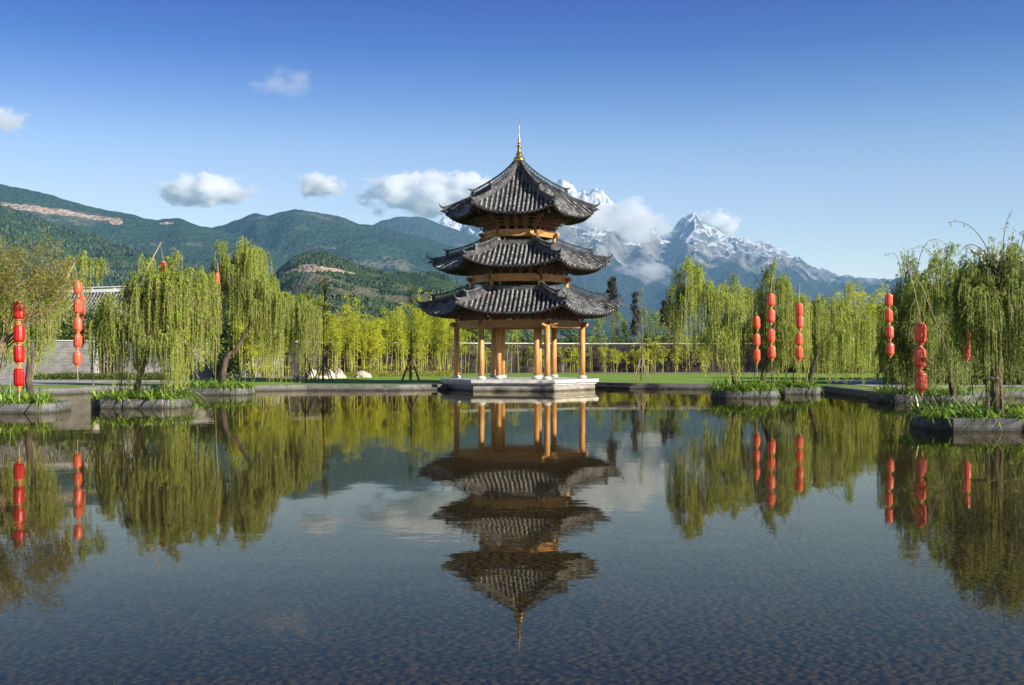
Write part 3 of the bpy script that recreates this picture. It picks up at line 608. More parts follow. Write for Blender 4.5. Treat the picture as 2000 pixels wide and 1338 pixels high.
def brackets(storeyR, zb, rf, nset):
    """stepped bracket sets standing on the ring beam"""
    a_s = storeyR * math.cos(R(30))
    for k in range(6):
        f = R(30 + 60 * k); Rm = Matrix.Rotation(f, 3, 'Z')
        W_ = a_s * T30
        for i in range(nset + 1):
            lat = -W_ + 2 * W_ * i / nset
            corner = i in (0, nset)
            if i == nset: continue
            m = MB()
            if corner: ang = R(60 * k) ; Rr = Matrix.Rotation(ang, 3, 'Z'); base = Rr @ Vector((storeyR, 0, 0))
            else: Rr = Rm; base = Rm @ Vector((a_s, lat, 0))
            out = Rr @ Vector((1, 0, 0)); tr = Rr @ Vector((0, 1, 0)); st = 1.16 if corner else 1.0
            m.box(base + Vector((0, 0, zb + .05)), (.17, .17, .10), Rr)
            for j in range(4):
                o_ = (.0 + .22 * j) * st; z = zb + .15 + .165 * j
                zmax = rf.z(min(rf.a1, a_s + o_ * .87), 0.9 if corner else abs(lat) / (a_s * T30)) - 0.34
                if z > zmax: break
                L = .26 + .04 * (j % 2) * 2
                m.box(base + out * o_ + Vector((0, 0, z)), (.07, L, .075), Rr)
                m.box(base + out * (o_ * .5 + .06) + Vector((0, 0, z - .005)), (o_ + .26, .065, .07), Rr)
                for s_ in (-1, 0, 1): m.box(base + out * o_ + tr * s_ * (L / 2 - .03) + Vector((0, 0, z + .07)), (.095, .08, .07), Rr)
                m.box(base + out * (o_ + .2) + Vector((0, 0, z + .04)), (.06, .05, .10), Rr)
            m.build('bracket_set', M['bracket'], pag)
        # wall plates stepping outward above the brackets
        p = MB()
        for j in range(3):
            aa = a_s + .22 * j + .01; z = zb + .27 + .165 * j
            if z > rf.z(aa, 0) - 0.34: break
            p.beam(Rm @ Vector((aa, -aa * T30, z)), Rm @ Vector((aa, aa * T30, z)), .06, .055)
        if p.f: p.build('eave_purlin', M['bracket'], pag)
def column(x, y, z0, z1, r, base=True):
    m = MB(); m.lathe((x, y, 0), [(r, z0 + (.16 if base else 0)), (r * 1.0, z0 + (z1 - z0) * .4), (r * .93, z1)], 18)
    c = m.build('column', M['wood'], pag, smooth=True)
    if base:
        d = MB(); d.lathe((x, y, z0), [(r + .03, 0), (r + .05, .02), (r + .10, .08), (r + .09, .13), (r + .02, .165), (r + .02, .19)], 18)
        d.build('column_base', M['plinth'], c, smooth=False)
def ringbeam(Rr, z0, z1, w, over):
    P6 = hexpts(Rr)
    for k in range(6):
        A, B = Vector((*P6[k], (z0 + z1) / 2)), Vector((*P6[(k + 1) % 6], (z0 + z1) / 2)); d = (B - A).normalized()
        A2, B2 = A + d * .14, B - d * .14
        m = MB(); m.beam(A2, B2, w, z1 - z0); m.build('beam', M['beam'], pag, bevel=.012)
        # carved beam end poking past the column
        for C_, dd in ((B, d), (A, -d)):
            m = MB(); s0 = C_ + dd * .13
            off = Vector((0, 0, 0.02 if dd is d else -0.02))
            m.beam(s0 + off, s0 + off + dd * (over - .13), w * .78, (z1 - z0) * .62)
            m.beam(s0 + off + dd * (over - .135), s0 + off + dd * (over + .03), w * .66, (z1 - z0) * .38)
            m.build('beam_end', M['beam'], pag, bevel=.015)
R1 = Roof(2.44, 4.80, 5.50, 4.20, .50, .86, 22)
R2 = Roof(1.80, 4.24, 8.05, 6.72, .48, .86, 20)
R3 = Roof(0.10, 3.62, 12.72, 9.62, .50, .72, 17)
build_roof(R1, 2.95, 4.85, 3.57)
build_roof(R2, 2.15, 4.05, 2.68)
build_roof(R3, 0.30, 2.62, 2.0, top=True, bells=True)
brackets(3.57, 3.85, R1, 6); brackets(2.68, 6.40, R2, 5); brackets(2.0, 8.90, R3, 4)
for x, y in hexpts(3.57): column(x, y, .60, 3.60, .165)
for sx in (-1, 1):
    for sy in (-1, 1): column(sx * 1.06, sy * 1.06, .60, 5.0, .155)
for x, y in hexpts(2.68): column(x, y, 4.95, 6.05, .13, False)
for x, y in hexpts(2.0): column(x, y, 7.45, 8.6, .12, False)
ringbeam(3.57, 3.43, 3.84, .20, .42); ringbeam(2.68, 5.97, 6.39, .18, .36); ringbeam(2.0, 8.50, 8.89, .16, .32)
m = MB()
for Rr, z in ((3.57, 3.66), (2.68, 6.2), (2.0, 8.7)):     # inner cross beams
    for k in range(3):
        A, B = hexpts(Rr - .2)[k], hexpts(Rr - .2)[k + 3]; m.beam((*A, z + .02 * k), (*B, z + .02 * k), .14, .2)
m.build('cross_beam', M['beam'], pag)
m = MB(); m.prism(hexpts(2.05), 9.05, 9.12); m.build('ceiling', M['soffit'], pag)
m = MB(); m.lathe((0, 0, 12.62), [(.30, 0), (.34, .08), (.2, .14), (.24, .2), (.32, .30), (.33, .40), (.28, .50), (.16, .56), (.12, .6), (.21, .62), (.21, .66), (.15, .69), (.11, .86), (.075, 1.02), (.06, 1.05), (.15, 1.09), (.16, 1.13), (.08, 1.17), (.05, 1.24), (.10, 1.30), (.10, 1.34), (.045, 1.40), (.07, 1.46), (.035, 1.52), (.055, 1.57), (.025, 1.62), (.022, 1.8), (.018, 2.2), (.006, 2.72)], 20, rib=.10)
m.build('spire', M['gold'], pag, smooth=True)
pl = MB(); pl.prism(hexpts(4.28), -.7, .315); base = pl.build('plinth', M['plinth_body'], pag)
for r_, z0, z1 in ((4.36, .315, .385), (4.43, .385, .42), (4.50, .42, .60)):
    m = MB(); m.prism(hexpts(r_), z0 + .0005, z1); m.build('plinth_slab', M['plinth'], base, bevel=.012)

# ------------------------------------------------------------------ vegetation tools
def diamonds(c, d, side, L, Wd, fold=0.0):
    """leaf shaped quads: base c, direction d, half width vector side"""
    L = np.asarray(L)[:, None]; Wd = np.asarray(Wd)[:, None]
    m = c + d * L * 0.45
    return np.stack([c, m + side * Wd, c + d * L, m - side * Wd], axis=1)
def unit(v): return v / np.maximum(1e-9, np.linalg.norm(v, axis=1, keepdims=True))
def rand_leaves(rs, C, L, Wd, down=0.0, flat=0.0):
    n = len(C); d = rs.normal(size=(n, 3)); d[:, 2] = d[:, 2] * (1 - flat) - down; d = unit(d)
    s = unit(np.cross(d, rs.normal(size=(n, 3))))
    return diamonds(C, d, s, L * rs.uniform(.7, 1.3, n), Wd * rs.uniform(.7, 1.3, n))
def bez(a, b, c, n=8):
    a, b, c = Vector(a), Vector(b), Vector(c)
    return [a * (1 - t) ** 2 + b * 2 * t * (1 - t) + c * t * t for t in [i / n for i in range(n + 1)]]
def strands(rs, start, outv, length, up, step=0.055, spread=0.14, LL=0.13, LW=0.012, zfloor=0.35):
    """hanging willow shoots. start (N,3), outv (N,2) horizontal reach, length (N,), up (N,) initial rise -> leaf quads and stem quads"""
    N = len(start); length = np.minimum(length, np.maximum(0.25, (start[:, 2] - zfloor) + up))
    cnt = np.maximum(3, (length / step).astype(int)); idx = np.repeat(np.arange(N), cnt)
    first = np.repeat(np.cumsum(cnt) - cnt, cnt); k = np.arange(cnt.sum()) - first
    tau = k * step; ph = rs.uniform(0, 6.28, N)[idx]; sw = rs.uniform(.0, .06, N)[idx]
    def pos(idx, tau, ph, sw):
        s = 0.30; g = 1 - np.exp(-tau / s)
        x = start[idx, 0] + outv[idx, 0] * g + sw * np.sin(ph + tau * 1.7)
        y = start[idx, 1] + outv[idx, 1] * g + sw * np.cos(ph + tau * 1.3)
        rise = up[idx] * 2.7 * (tau / (0.4 + up[idx])) * np.exp(-tau / (0.4 + up[idx]))
        z = start[idx, 2] + rise - (tau - s * 0.8 * g)
        return np.stack([x, y, z], 1)
    C = pos(idx, tau, ph, sw); n = len(C)
    d = rs.normal(size=(n, 3)) * np.array([.55, .55, .25]); d[:, 2] -= 0.85; d = unit(d)
    sd_ = unit(np.cross(d, rs.normal(size=(n, 3))))
    C = C + rs.normal(size=(n, 3)) * np.array([.012, .012, .01])
    leaf = diamonds(C, d, sd_, LL * rs.uniform(.6, 1.25, n), LW * rs.uniform(.7, 1.3, n))
    # stems: one thin ribbon each, 7 pieces
    K = 7; ii = np.repeat(np.arange(N), K); kk = np.tile(np.arange(K), N)
    ln = (cnt * step)[ii]; t0, t1 = ln * kk / K, ln * (kk + 1) / K
    ph1 = ph[first[0:0].size:][:0] if False else None
    phN = np.zeros(N); swN = np.zeros(N); phN[idx] = ph; swN[idx] = sw
    A, B = pos(ii, t0, phN[ii], swN[ii]), pos(ii, t1, phN[ii], swN[ii]); w = np.array([0.004, 0.003, 0])
    stem = np.stack([A - w, A + w, B + w, B - w], 1)
    return leaf, stem
def willow(name_label, base, trunk, lobes, seed, dens=1.0, leafmat='willow', trunk_r=0.14, LL=0.125, LW=0.012, group=None, zf=0.4, step=0.05, bark='bark', whips=()):
    """base: world point; trunk: list of world points; lobes: (x, y, ztop, radius, droop length, bunches[, up])"""
    rs = np.random.RandomState(seed); rng = random.Random(seed); base = Vector(base)
    e = empty('willow_tree', base); tag(e, name_label, 'tree', group)
    tp = [Vector(p) - base for p in trunk]
    m = MB(); n = len(tp); m.tube(tp, [trunk_r * (1.15 if i == 0 else 1 - .55 * i / (n - 1)) for i in range(n)], 9)
    m.build('trunk', M[bark], e, smooth=True)
    lm = MB(); cr = MB()
    for lb in lobes:
        x, y, zt, r, dl, nb = lb[:6]; upm = lb[6] if len(lb) > 6 else .25
        c = Vector((x, y, zt)) - base
        st = min(tp[max(1, n // 2):], key=lambda p: (p - c).length) if rng.random() < .7 else tp[-1]
        mid = (st + c) / 2 + Vector((0, 0, .25 * (c - st).length)); mid.z = min(mid.z, c.z + .2)
        limb = bez(st, mid, c - Vector((0, 0, .25)), 8)
        lr = trunk_r * .42 if nb > 14 else .03
        lm.tube(limb, [lr * (1 - .75 * i / 8) for i in range(9)], 6)
        S0 = []; O0 = []; L0 = []; U0 = []
        nb = int(nb * dens)
        nb = int(nb * .82)
        for b in range(nb):
            a = rng.uniform(0, 2 * math.pi); q = math.sqrt(rng.random()) * rng.uniform(.85, 1.2)
            p = c + Vector((r * q * math.cos(a), r * q * math.sin(a), -(q ** 2) * r * .55 + rng.uniform(-.35, .22)))
            if rng.random() < .3:
                tw = bez(limb[rng.randint(3, 8)], (limb[6] + p) / 2 + Vector((0, 0, .2)), p, 5)
                lm.tube(tw, [.018, .016, .014, .011, .008, .006], 4)
            mS = rng.randint(7, 14); low = rng.random() < .35
            base_l = dl * rng.uniform(.35, 1.08) * (1 - .1 * q)
            if low: p = p + Vector((0, 0, -rng.random() * dl * .45))
            for s_ in range(mS):
                S0.append((p.x + rng.gauss(0, .07), p.y + rng.gauss(0, .07), p.z + rng.gauss(0, .08)))
                oa = a + rng.gauss(0, .7); ol = rng.uniform(.05, .4) * (r ** .5)
                O0.append((math.cos(oa) * ol, math.sin(oa) * ol)); L0.append(base_l * rng.uniform(.6, 1.1))
                U0.append(max(0.0, rng.gauss(upm, upm * .5)) if rng.random() < .5 else 0.02)
        lf, stq = strands(rs, np.array(S0), np.array(O0), np.array(L0), np.array(U0), step=step, LL=LL, LW=LW, zfloor=zf - base.z)
        cr.cur = 0; cr.quads(lf); cr.cur = 1; cr.quads(stq)
    for wp in whips:      # long bare shoots arching above the crown
        q = bez(P(*wp[0]) - base, P(*wp[1]) - base, P(*wp[2]) - base, 12); lm.tube(q, [.014 * (1 - .7 * i / 12) for i in range(13)], 4)
        C = np.array([q[rng.randint(3, 11)].lerp(q[12], rng.random() * .3) for _ in range(14)]) + rs.normal(size=(14, 3)) * .03
        cr.cur = 0; cr.quads(rand_leaves(rs, C, np.full(14, LL), np.full(14, LW), down=1.2))
    lm.build('limbs', M[bark], e, smooth=True)
    cr.build('crown', [M[leafmat], M['twig']], e)
    return e

# ------------------------------------------------------------------ walls, buildings
def wall_run(label, pts, h, th, mat, cop, name='garden_wall'):
    """pts = ground points (x, y); coping a separate part, wall and coping butt"""
    a, b_ = Vector((*pts[0], 0)), Vector((*pts[-1], 0)); e = empty(name, (a.x, a.y, LAND)); tag(e, label, 'wall')
    m = MB(); c = MB()
    L = [Vector((p[0] - a.x, p[1] - a.y, 0)) for p in pts]
    for p, q in zip(L, L[1:]):
        u = Vector((0, 0, h / 2)); m.beam(p + u, q + u, th, h + .3)
        u = Vector((0, 0, h + .15 + .04)); c.beam(p + u, q + u, th + .14, .06)
        u = Vector((0, 0, h + .15 + .08)); c.beam(p + u, q + u, th * .6, .02)
    m.build('wall_body', mat, e); c.build('coping', cop, e); return e
def wz(py_top, Y): return EYE + (HOR - py_top) / F * Y - LAND - .28
yA = 79.0
xa = lambda px, Y: (px - 1000) / F * Y
wall_run('light grey brick garden wall with white coping behind the left bank', [(xa(-500, yA), yA), (xa(186, yA), yA)], wz(663, yA), .4, M['brick'], M['coping'])
gp = empty('gate_pillar', (xa(189, yA), yA - .1, LAND)); tag(gp, 'white rendered gate pillar at the end of the grey brick wall', 'pillar')
m = MB(); m.box((0, 0, 1.3), (.24, .5, 2.9)); m.build('shaft', M['coping'], gp, bevel=.02); m = MB(); m.box((0, 0, 2.8), (.36, .62, .1)); m.build('cap', M['coping'], gp)
gt = empty('slatted_gate', (xa(210, yA + .6), yA + .6, LAND)); tag(gt, 'dark gate with pale vertical bars beside the white pillar', 'gate')
m = MB(); m.box((0, .15, 1.25), (1.6, .06, 2.4)); m.build('backing', M['darkpole'], gt)
for i in range(7):
    m = MB(); m.box((-.68 + .225 * i, 0, 1.25), (.06, .05, 2.4)); m.build('bar', M['palestake'], gt)
wall_run('stained plaster garden wall seen between the left willow and the bamboo', [(xa(228, yA + 1), yA + 1), (xa(350, 81), 81), (xa(552, 87), 87)], wz(668, 83), .35, M['plaster'], M['coping'])
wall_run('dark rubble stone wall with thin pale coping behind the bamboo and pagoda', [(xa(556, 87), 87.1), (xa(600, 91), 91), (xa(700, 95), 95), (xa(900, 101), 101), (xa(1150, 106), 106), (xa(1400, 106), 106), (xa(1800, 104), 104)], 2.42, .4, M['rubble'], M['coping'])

def tiled_house(label, cx, cy_, rz, L, D, z_eave, z_ridge, ground=LAND):
    e = empty('tiled_house', (cx, cy_, ground), R(rz)); tag(e, label, 'house')
    m = MB(); m.box((0, 0, (z_eave - ground) / 2), (L - .9, D - 1.4, z_eave - ground)); m.build('wall', M['plaster'], e)
    hh, ze, zr = D / 2, z_eave - ground, z_ridge - ground
    def rp(x, t, sgn, dz=0): # t 0 ridge .. 1 eave
        k = abs(2 * x / L); sag = .10 * L / 8 * (k ** 2)
        return Vector((x, sgn * hh * t, zr - (zr - ze) * t ** .82 + sag * (1 - .3 * t) + dz))
    m = MB()
    for sgn in (-1, 1):
        m.cur = 0; m.grid(lambda u, v: rp((u - .5) * L, v, sgn), 16, 8)
        m.cur = 1; n = int(L / .27)
        for i in range(n):
            x = -L / 2 + L * (i + .5) / n
            m.tube([rp(x, t / 9, sgn, .03) for t in range(10)], .075, 5)
    for sx in (-1, 1):
        m.cur = 2; p = [rp(sx * (L / 2 - .5), t / 8, -1, -.05) for t in range(8, -1, -1)] + [rp(sx * (L / 2 - .5), t / 8, 1, -.05) for t in range(1, 9)]
        m.add(p + [Vector((sx * (L / 2 - .5), hh, ze - .4)), Vector((sx * (L / 2 - .5), -hh, ze - .4))], [tuple(range(len(p) + 2))])
    rf = m.build('roof', [M['pan'], M['tile'], M['plaster']], e)
    r_ = MB(); N = 14
    pts = [rp((i / N - .5) * (L + .3), 0, 1, .16) for i in range(N + 1)]
    for a_, b_ in zip(pts, pts[1:]):
        r_.beam(a_, b_, .26, .26)
        r_.beam(a_ + Vector((0, 0, .30)), b_ + Vector((0, 0, .30)), .28, .08)
    for a_ in pts[::2]: r_.box(a_ + Vector((0, 0, .2)), (.1, .16, .16))
    for sx, q in ((-1, pts[0]), (1, pts[-1])):
        r_.tube([q + Vector((sx * d, 0, z)) for d, z in ((-.2, .25), (.15, .30), (.45, .45), (.6, .62))], [.16, .15, .1, .04], 6)
    r_.build('roof_ridge', M['coping'], rf)
    for sx in (-1, 1):
        for sgn in (-1, 1):
            g_ = MB(); q = [rp(sx * L / 2, t / 8, sgn, .06) for t in range(9)]
            for a_, b_ in zip(q, q[1:]): g_.beam(a_, b_, .2, .18)
            g_.build('verge', M['coping'], rf)
    return e
c = P(110, 562, 98); tiled_house('grey tiled house roof with white upturned ridge behind the left willow', c.x + .2, 98, -2, 13.0, 9.5, 4.3, P(170, 573, 98).z)
c = P(2060, 505, 74); tiled_house('house with white upturned ridge end above the right hand willow crown', c.x + 3.0, 74, 0, 15.2, 9, 4.9, P(1925, 512, 74).z - .1)

# ------------------------------------------------------------------ bamboo
def bamboo_proto(seed, ncl, h, dens):
    rs = np.random.RandomState(seed); rng = random.Random(seed); e = empty('bamboo_clump')
    C = []
    for i in range(ncl):
        x0, y0 = rng.gauss(0, .38), rng.gauss(0, .22); hh = h * rng.uniform(.68, 1.18); lx, ly = rng.gauss(0, .32), rng.gauss(0, .2)
        pts = []
        for t in [k / 9 for k in range(10)]:
            arch = max(0, t - .75) ** 2 * 6; pts.append(Vector((x0 + lx * t + arch * lx * 1.5, y0 + ly * t + arch * ly, hh * (t - arch * .12))))
        m = MB(); m.tube(pts, [.028 * (1 - .8 * t / 9) + .004 for t in range(10)], 5); m.build('culm', M['culm'], e, smooth=True)
        nb = int(26 * dens)
        for b in range(nb):
            t = rng.uniform(.42, 1.0) if rng.random() < .9 else rng.uniform(.08, .4); k = min(8, int(t * 9)); p = pts[k].lerp(pts[k + 1], t * 9 - k)
            a = rng.uniform(0, 6.28); L = rng.uniform(.25, .75) * (1.1 - .4 * t)
            for q in (.35, .7, 1.0):
                c_ = p + Vector((math.cos(a) * L * q, math.sin(a) * L * q, L * .35 * q - .15 * q * q))
                C += [tuple(c_)] * rng.randint(3, 6)
    C = np.array(C); C = C + rs.normal(size=C.shape) * .07
    m = MB(); m.quads(rand_leaves(rs, C, np.full(len(C), .19), np.full(len(C), .024), down=.45)); m.build('foliage', M['bamboo'], e)
    return e
bprotos = [bamboo_proto(40 + i, n_, h_, d_) for i, (n_, h_, d_) in enumerate([(6, 5.2, 1.0), (5, 4.6, 1.1), (7, 5.6, .9), (4, 4.9, 1.0), (5, 6.0, .9)])]
sparse = [bamboo_proto(60 + i, n_, h_, d_) for i, (n_, h_, d_) in enumerate([(3, 3.2, .5), (2, 3.9, .4), (4, 2.9, .6)])]
rng = random.Random(5); used = set()
def plant(protos, x, y, sc, label, group, cat='bamboo', z=LAND, rz=None):
    k = rng.randrange(len(protos)); pr = protos[k]
    o = pr if id(pr) not in used else copy_tree(pr); used.add(id(pr))
    o.location = (x, y, z); o.rotation_euler = (0, 0, rng.uniform(0, 6.28) if rz is None else rz); o.scale = (sc, sc, sc * rng.uniform(.93, 1.07))
    tag(o, label, cat, group); return o
def wallY(px): return interp([(350, 81), (552, 87), (560, 91), (700, 95), (900, 101), (1150, 106), (1400, 106), (1800, 104)], px)
for px in np.arange(470, 905, 14.5):
    px = px + rng.uniform(-4, 4); Y = wallY(px) - rng.uniform(.7, 2.2); plant(bprotos, xa(px, Y), Y, rng.uniform(.86, 1.0), 'tall yellow green bamboo clump in front of the dark wall left of the pagoda', 'bamboo in front of the wall')
for px in np.arange(455, 900, 20):
    px = px + rng.uniform(-6, 6); Y = wallY(px) + rng.uniform(1.5, 3.5); plant(bprotos, xa(px, Y), Y, rng.uniform(.92, 1.08), 'leafy bamboo clump rising from behind the dark wall left of the pagoda', 'bamboo behind the wall')
for px in np.arange(905, 1400, 21):
    px = px + rng.uniform(-5, 5); Y = wallY(px) - rng.uniform(.5, 1.6); plant(sparse, xa(px, Y), Y, rng.uniform(.75, 1.0), 'short thin bamboo tuft against the dark wall right of and behind the pagoda', 'thin bamboo at the wall')
for px in np.arange(1580, 1780, 14):
    px = px + rng.uniform(-5, 5); Y = wallY(px) - rng.uniform(.6, 3); plant(bprotos, xa(px, Y), Y, rng.uniform(1.1, 1.35), 'tall bright bamboo clump behind the right willows', 'bamboo behind the right willows')

# ------------------------------------------------------------------ trees beyond the wall, young staked trees
def crown_tree(name, label, x, y, h, clumps, trunk_r, leaf, seed, group=None, n=420, LL=.2, LW=.06, bark='bark', z=LAND, cat='tree', bend=.2, limbs=True, at=None):
    """clumps: (dx, dy, z, rx, rz) leaf clouds"""
    rs = np.random.RandomState(seed); rng_ = random.Random(seed); e = empty(name, (x, y, z)); tag(e, label, cat, group)
    tp = [Vector((bend * math.sin(t * 2 + seed) * t, bend * .5 * math.cos(t * 3 + seed) * t, h * t)) for t in [i / 8 for i in range(9)]]
    m = MB(); m.tube(tp, [trunk_r * (1.1 - .95 * i / 8) for i in range(9)], 7)
    Cs = []; nc = len(clumps)
    for dx, dy, zc, rx, rz_ in clumps:
        c = Vector((dx, dy, zc)); k = max(1, min(8, int(zc / h * 7))); 
        if limbs: m.tube(bez(tp[max(0, k - 1)], (tp[k] + c) / 2 + Vector((0, 0, .1)), c, 5), [trunk_r * .4, trunk_r * .34, trunk_r * .28, trunk_r * .2, trunk_r * .12, trunk_r * .06], 5)
        q = rs.normal(size=(n, 3)); q = unit(q) * (rs.uniform(0, 1, n) ** .45)[:, None]
        if limbs:
            for j in range(5):
                w = Vector(q[j]); m.tube([c, c + Vector((w.x * rx, w.y * rx, w.z * rz_)) * .9], [trunk_r * .1, trunk_r * .03], 3)
        keep = rs.uniform(size=n) > .15
        Cs.append((np.array(c) + q * np.array([rx, rx, rz_]) * (1 + .12 * rs.normal(size=(n, 1))))[keep])
    m.build('trunk', M[bark], e, smooth=True)
    C = np.concatenate(Cs); l = MB(); l.quads(rand_leaves(rs, C, np.full(len(C), LL), np.full(len(C), LW), down=.2)); l.build('crown', M[leaf], e)
    return e
def cl(rng_, n, h0, h1, r0, r1, rz=.45, spread=.6):
    out = []
    for i in range(n):
        t = (i + .5) / n; a = rng_.uniform(0, 6.28); s_ = spread * math.sin(math.pi * min(1, t * .9 + .08)) * rng_.uniform(.3, 1)
        r_ = (r0 + (r1 - r0) * t) * rng_.uniform(.8, 1.2); out.append((math.cos(a) * s_, math.sin(a) * s_, h0 + (h1 - h0) * t, r_, r_ * rng_.uniform(.8, 1.1)))
    return out
R_ = random.Random(9)
def topz(py, Y): return EYE + (HOR - py) / F * Y - LAND
for (px, py, Y, lab, frac, rr, leaf) in [
    (1196, 535, 135, 'dark crowned tree on a bare pole trunk directly right of the lowest pagoda roof', .72, .75, 'conifer'),
    (1240, 562, 130, 'dark column shaped tree above the wall right of the pagoda', .42, .65, 'conifer'),
    (1297, 582, 130, 'small dark tree above the wall left of the right willows', .62, .6, 'conifer'),
    (1312, 585, 138, 'slim dark tree half hidden by the first right willow', .55, .6, 'conifer')]:
    h = topz(py, Y); crown_tree('dark_tree', lab, xa(px, Y), Y, h * .97, cl(R_, 7, h * frac, h * .95, rr, rr * .45, spread=.45), .09, leaf, px, n=260, LL=.2, LW=.07)
for (px, py, Y, r_, lab) in [(1172, 612, 138, 1.5, 'feathery pale green tree just right of the pagoda columns'), (1205, 598, 142, 1.2, 'thin pale tree behind the lowest right roof corner'), (1222, 618, 128, 1.1, 'small light green tree left of the dark column tree'),
                          (1262, 595, 134, 1.6, 'bushy fresh green tree right of the dark column tree'), (1283, 600, 126, 1.7, 'broad fresh green tree above the pale coping beside the right willow'), (1330, 588, 130, 1.5, 'fresh green tree behind the first right willow'), (1010, 640, 150, 1.6, 'far green tree seen between the pagoda columns')]:
    h = topz(py, Y); crown_tree('green_tree', lab, xa(px, Y), Y, h * .95, cl(R_, 8, h * .35, h * .92, r_ * .55, r_ * .4, spread=r_ * .6), .08, 'fresh', px + 3, n=170, LL=.17, LW=.05, bark='palebark')
# bushes beyond the wall
bp = []
for i in range(3):
    e = crown_tree('bush', 'x', 0, 0, 2.4, cl(random.Random(70 + i), 9, .6, 2.9, 1.2, .8, spread=1.3), .07, 'bush', 70 + i, n=300, LL=.22, LW=.07); bp.append(e)
for px in np.arange(925, 1420, 17):
    Y = rng.uniform(116, 124); plant(bp, xa(px + rng.uniform(-5, 5), Y), Y, rng.uniform(.8, 1.12), 'olive green bush just beyond the wall behind and right of the pagoda', 'bushes beyond the wall', 'bush')
for px in list(np.arange(760, 925, 20)) + list(np.arange(1420, 1900, 24)):
    Y = rng.uniform(112, 124); plant(bp, xa(px + rng.uniform(-5, 5), Y), Y, rng.uniform(1.3, 1.7), 'dark rounded bush beyond the wall filling gaps between the bamboo', 'bushes behind the bamboo', 'bush')
for px in np.arange(-60, 470, 26):
    Y = rng.uniform(83, 88); plant(bp, xa(px + rng.uniform(-5, 5), Y), Y, rng.uniform(.9, 1.4), 'dense green bush behind the left garden wall', 'bushes behind the left wall', 'bush')
for px in np.arange(1770, 2120, 26):
    Y = rng.uniform(64, 69); plant(bp, xa(px + rng.uniform(-5, 5), Y), Y, rng.uniform(1.2, 1.6), 'dark bush behind the quay under the right willows', 'bushes behind the quay', 'bush')
rs = np.random.RandomState(3)
def ground_cover(label, name, x0, x1, y0, y1, n, h, mat, LL, LW):
    C = np.stack([rs.uniform(x0, x1, n), rs.uniform(y0, y1, n), LAND + rs.uniform(0, 1, n) ** 1.4 * h], 1)
    C[:, 2] += .12 * h * np.sin(C[:, 0] * 2.1) ; l = MB(); q = rand_leaves(rs, C, np.full(n, LL), np.full(n, LW), down=-.5); l.quads(q); o = l.build(name, M[mat]); tag(o, label, kind='stuff')
ground_cover('dry olive ground cover at the foot of the grey brick wall', 'ground_cover', xa(60, 77), xa(345, 77), 76.2, 78.6, 9000, .38, 'bush', .16, .03)
ground_cover('low dry undergrowth at the foot of the bamboo', 'undergrowth', xa(455, 88), xa(900, 98), 88, 99, 9000, .28, 'autumn', .18, .03)

def staked_tree(label, px, py_base, py_top, crown0, leaf, nstake, seed, pale=False, n=70, spread=.5, lw=.02):
    Y = (EYE - LAND) * F / (py_base - HOR); x = xa(px, Y); h = topz(py_top, Y)
    rs_ = np.random.RandomState(seed); rg = random.Random(seed); e = empty('staked_tree', (x, Y, LAND)); tag(e, label, 'young tree')
    tp = [Vector((.05 * math.sin(t * 5 + seed), 0, h * t)) for t in [i / 9 for i in range(10)]]
    m = MB(); m.tube(tp, [.055 * (1 - .9 * i / 9) + .004 for i in range(10)], 7); m.build('trunk', M['bark' if not pale else 'palebark'], e, smooth=True)
    b_ = MB(); C = []
    for i in range(n):
        t = rg.uniform(crown0, .97); p = Vector((.05 * math.sin(t * 5 + seed), 0, h * t)); a = rg.uniform(0, 6.28); L = spread * rg.uniform(.4, 1.1) * (1.12 - t) * 1.8 + .12
        q = p + Vector((math.cos(a) * L * .75, math.sin(a) * L * .75, L * rg.uniform(.6, 1.2)))
        b_.tube([p, (p + q) / 2 + Vector((0, 0, -.04)), q], [.009, .007, .004], 3)
        for _ in range(10 if leaf else 0): f_ = rg.uniform(.25, 1.05); C.append(tuple(p.lerp(q, f_) + Vector((rg.gauss(0, .06), rg.gauss(0, .06), rg.gauss(0, .06)))))
    b_.build('branches', M['bark' if not pale else 'palebark'], e)
    if leaf: C = np.array(C); l = MB(); l.quads(rand_leaves(rs_, C, np.full(len(C), .10), np.full(len(C), lw), down=.3)); l.build('crown', M[leaf], e)
    for k in range(nstake):
        a = 2 * math.pi * k / nstake + .5; s_ = MB(); rr = .62
        s_.tube([(math.cos(a) * rr, math.sin(a) * rr, -.02), (math.cos(a) * .07, math.sin(a) * .07, 1.42)], .035, 6); s_.build('support_stake', M['palestake' if pale else 'stake'], e)
    s_ = MB(); s_.lathe((0, 0, 1.22), [(.10, 0), (.115, .05), (.10, .16)], 8); s_.build('binding', M['stake'], e)
    return e
staked_tree('leftmost young staked tree with almost bare crown beside the left willow', 598, 745.5, 560, .5, 'autumn', 5, 3, n=60)
staked_tree('young staked tree with thin rusty crown standing by the pale boulders', 632, 746, 538, .42, 'autumn', 5, 4, n=110, spread=.6)
staked_tree('dark slender staked tree between the bamboo and the pagoda', 802, 742.5, 552, .33, 'willow_dark', 6, 5, n=120, spread=.42, lw=.012)
staked_tree('bare young tree on three pale stakes on the lawn right of the pagoda', 1253, 743, 562, .25, 'willow_dark', 4, 6, pale=True, n=70, lw=.008)

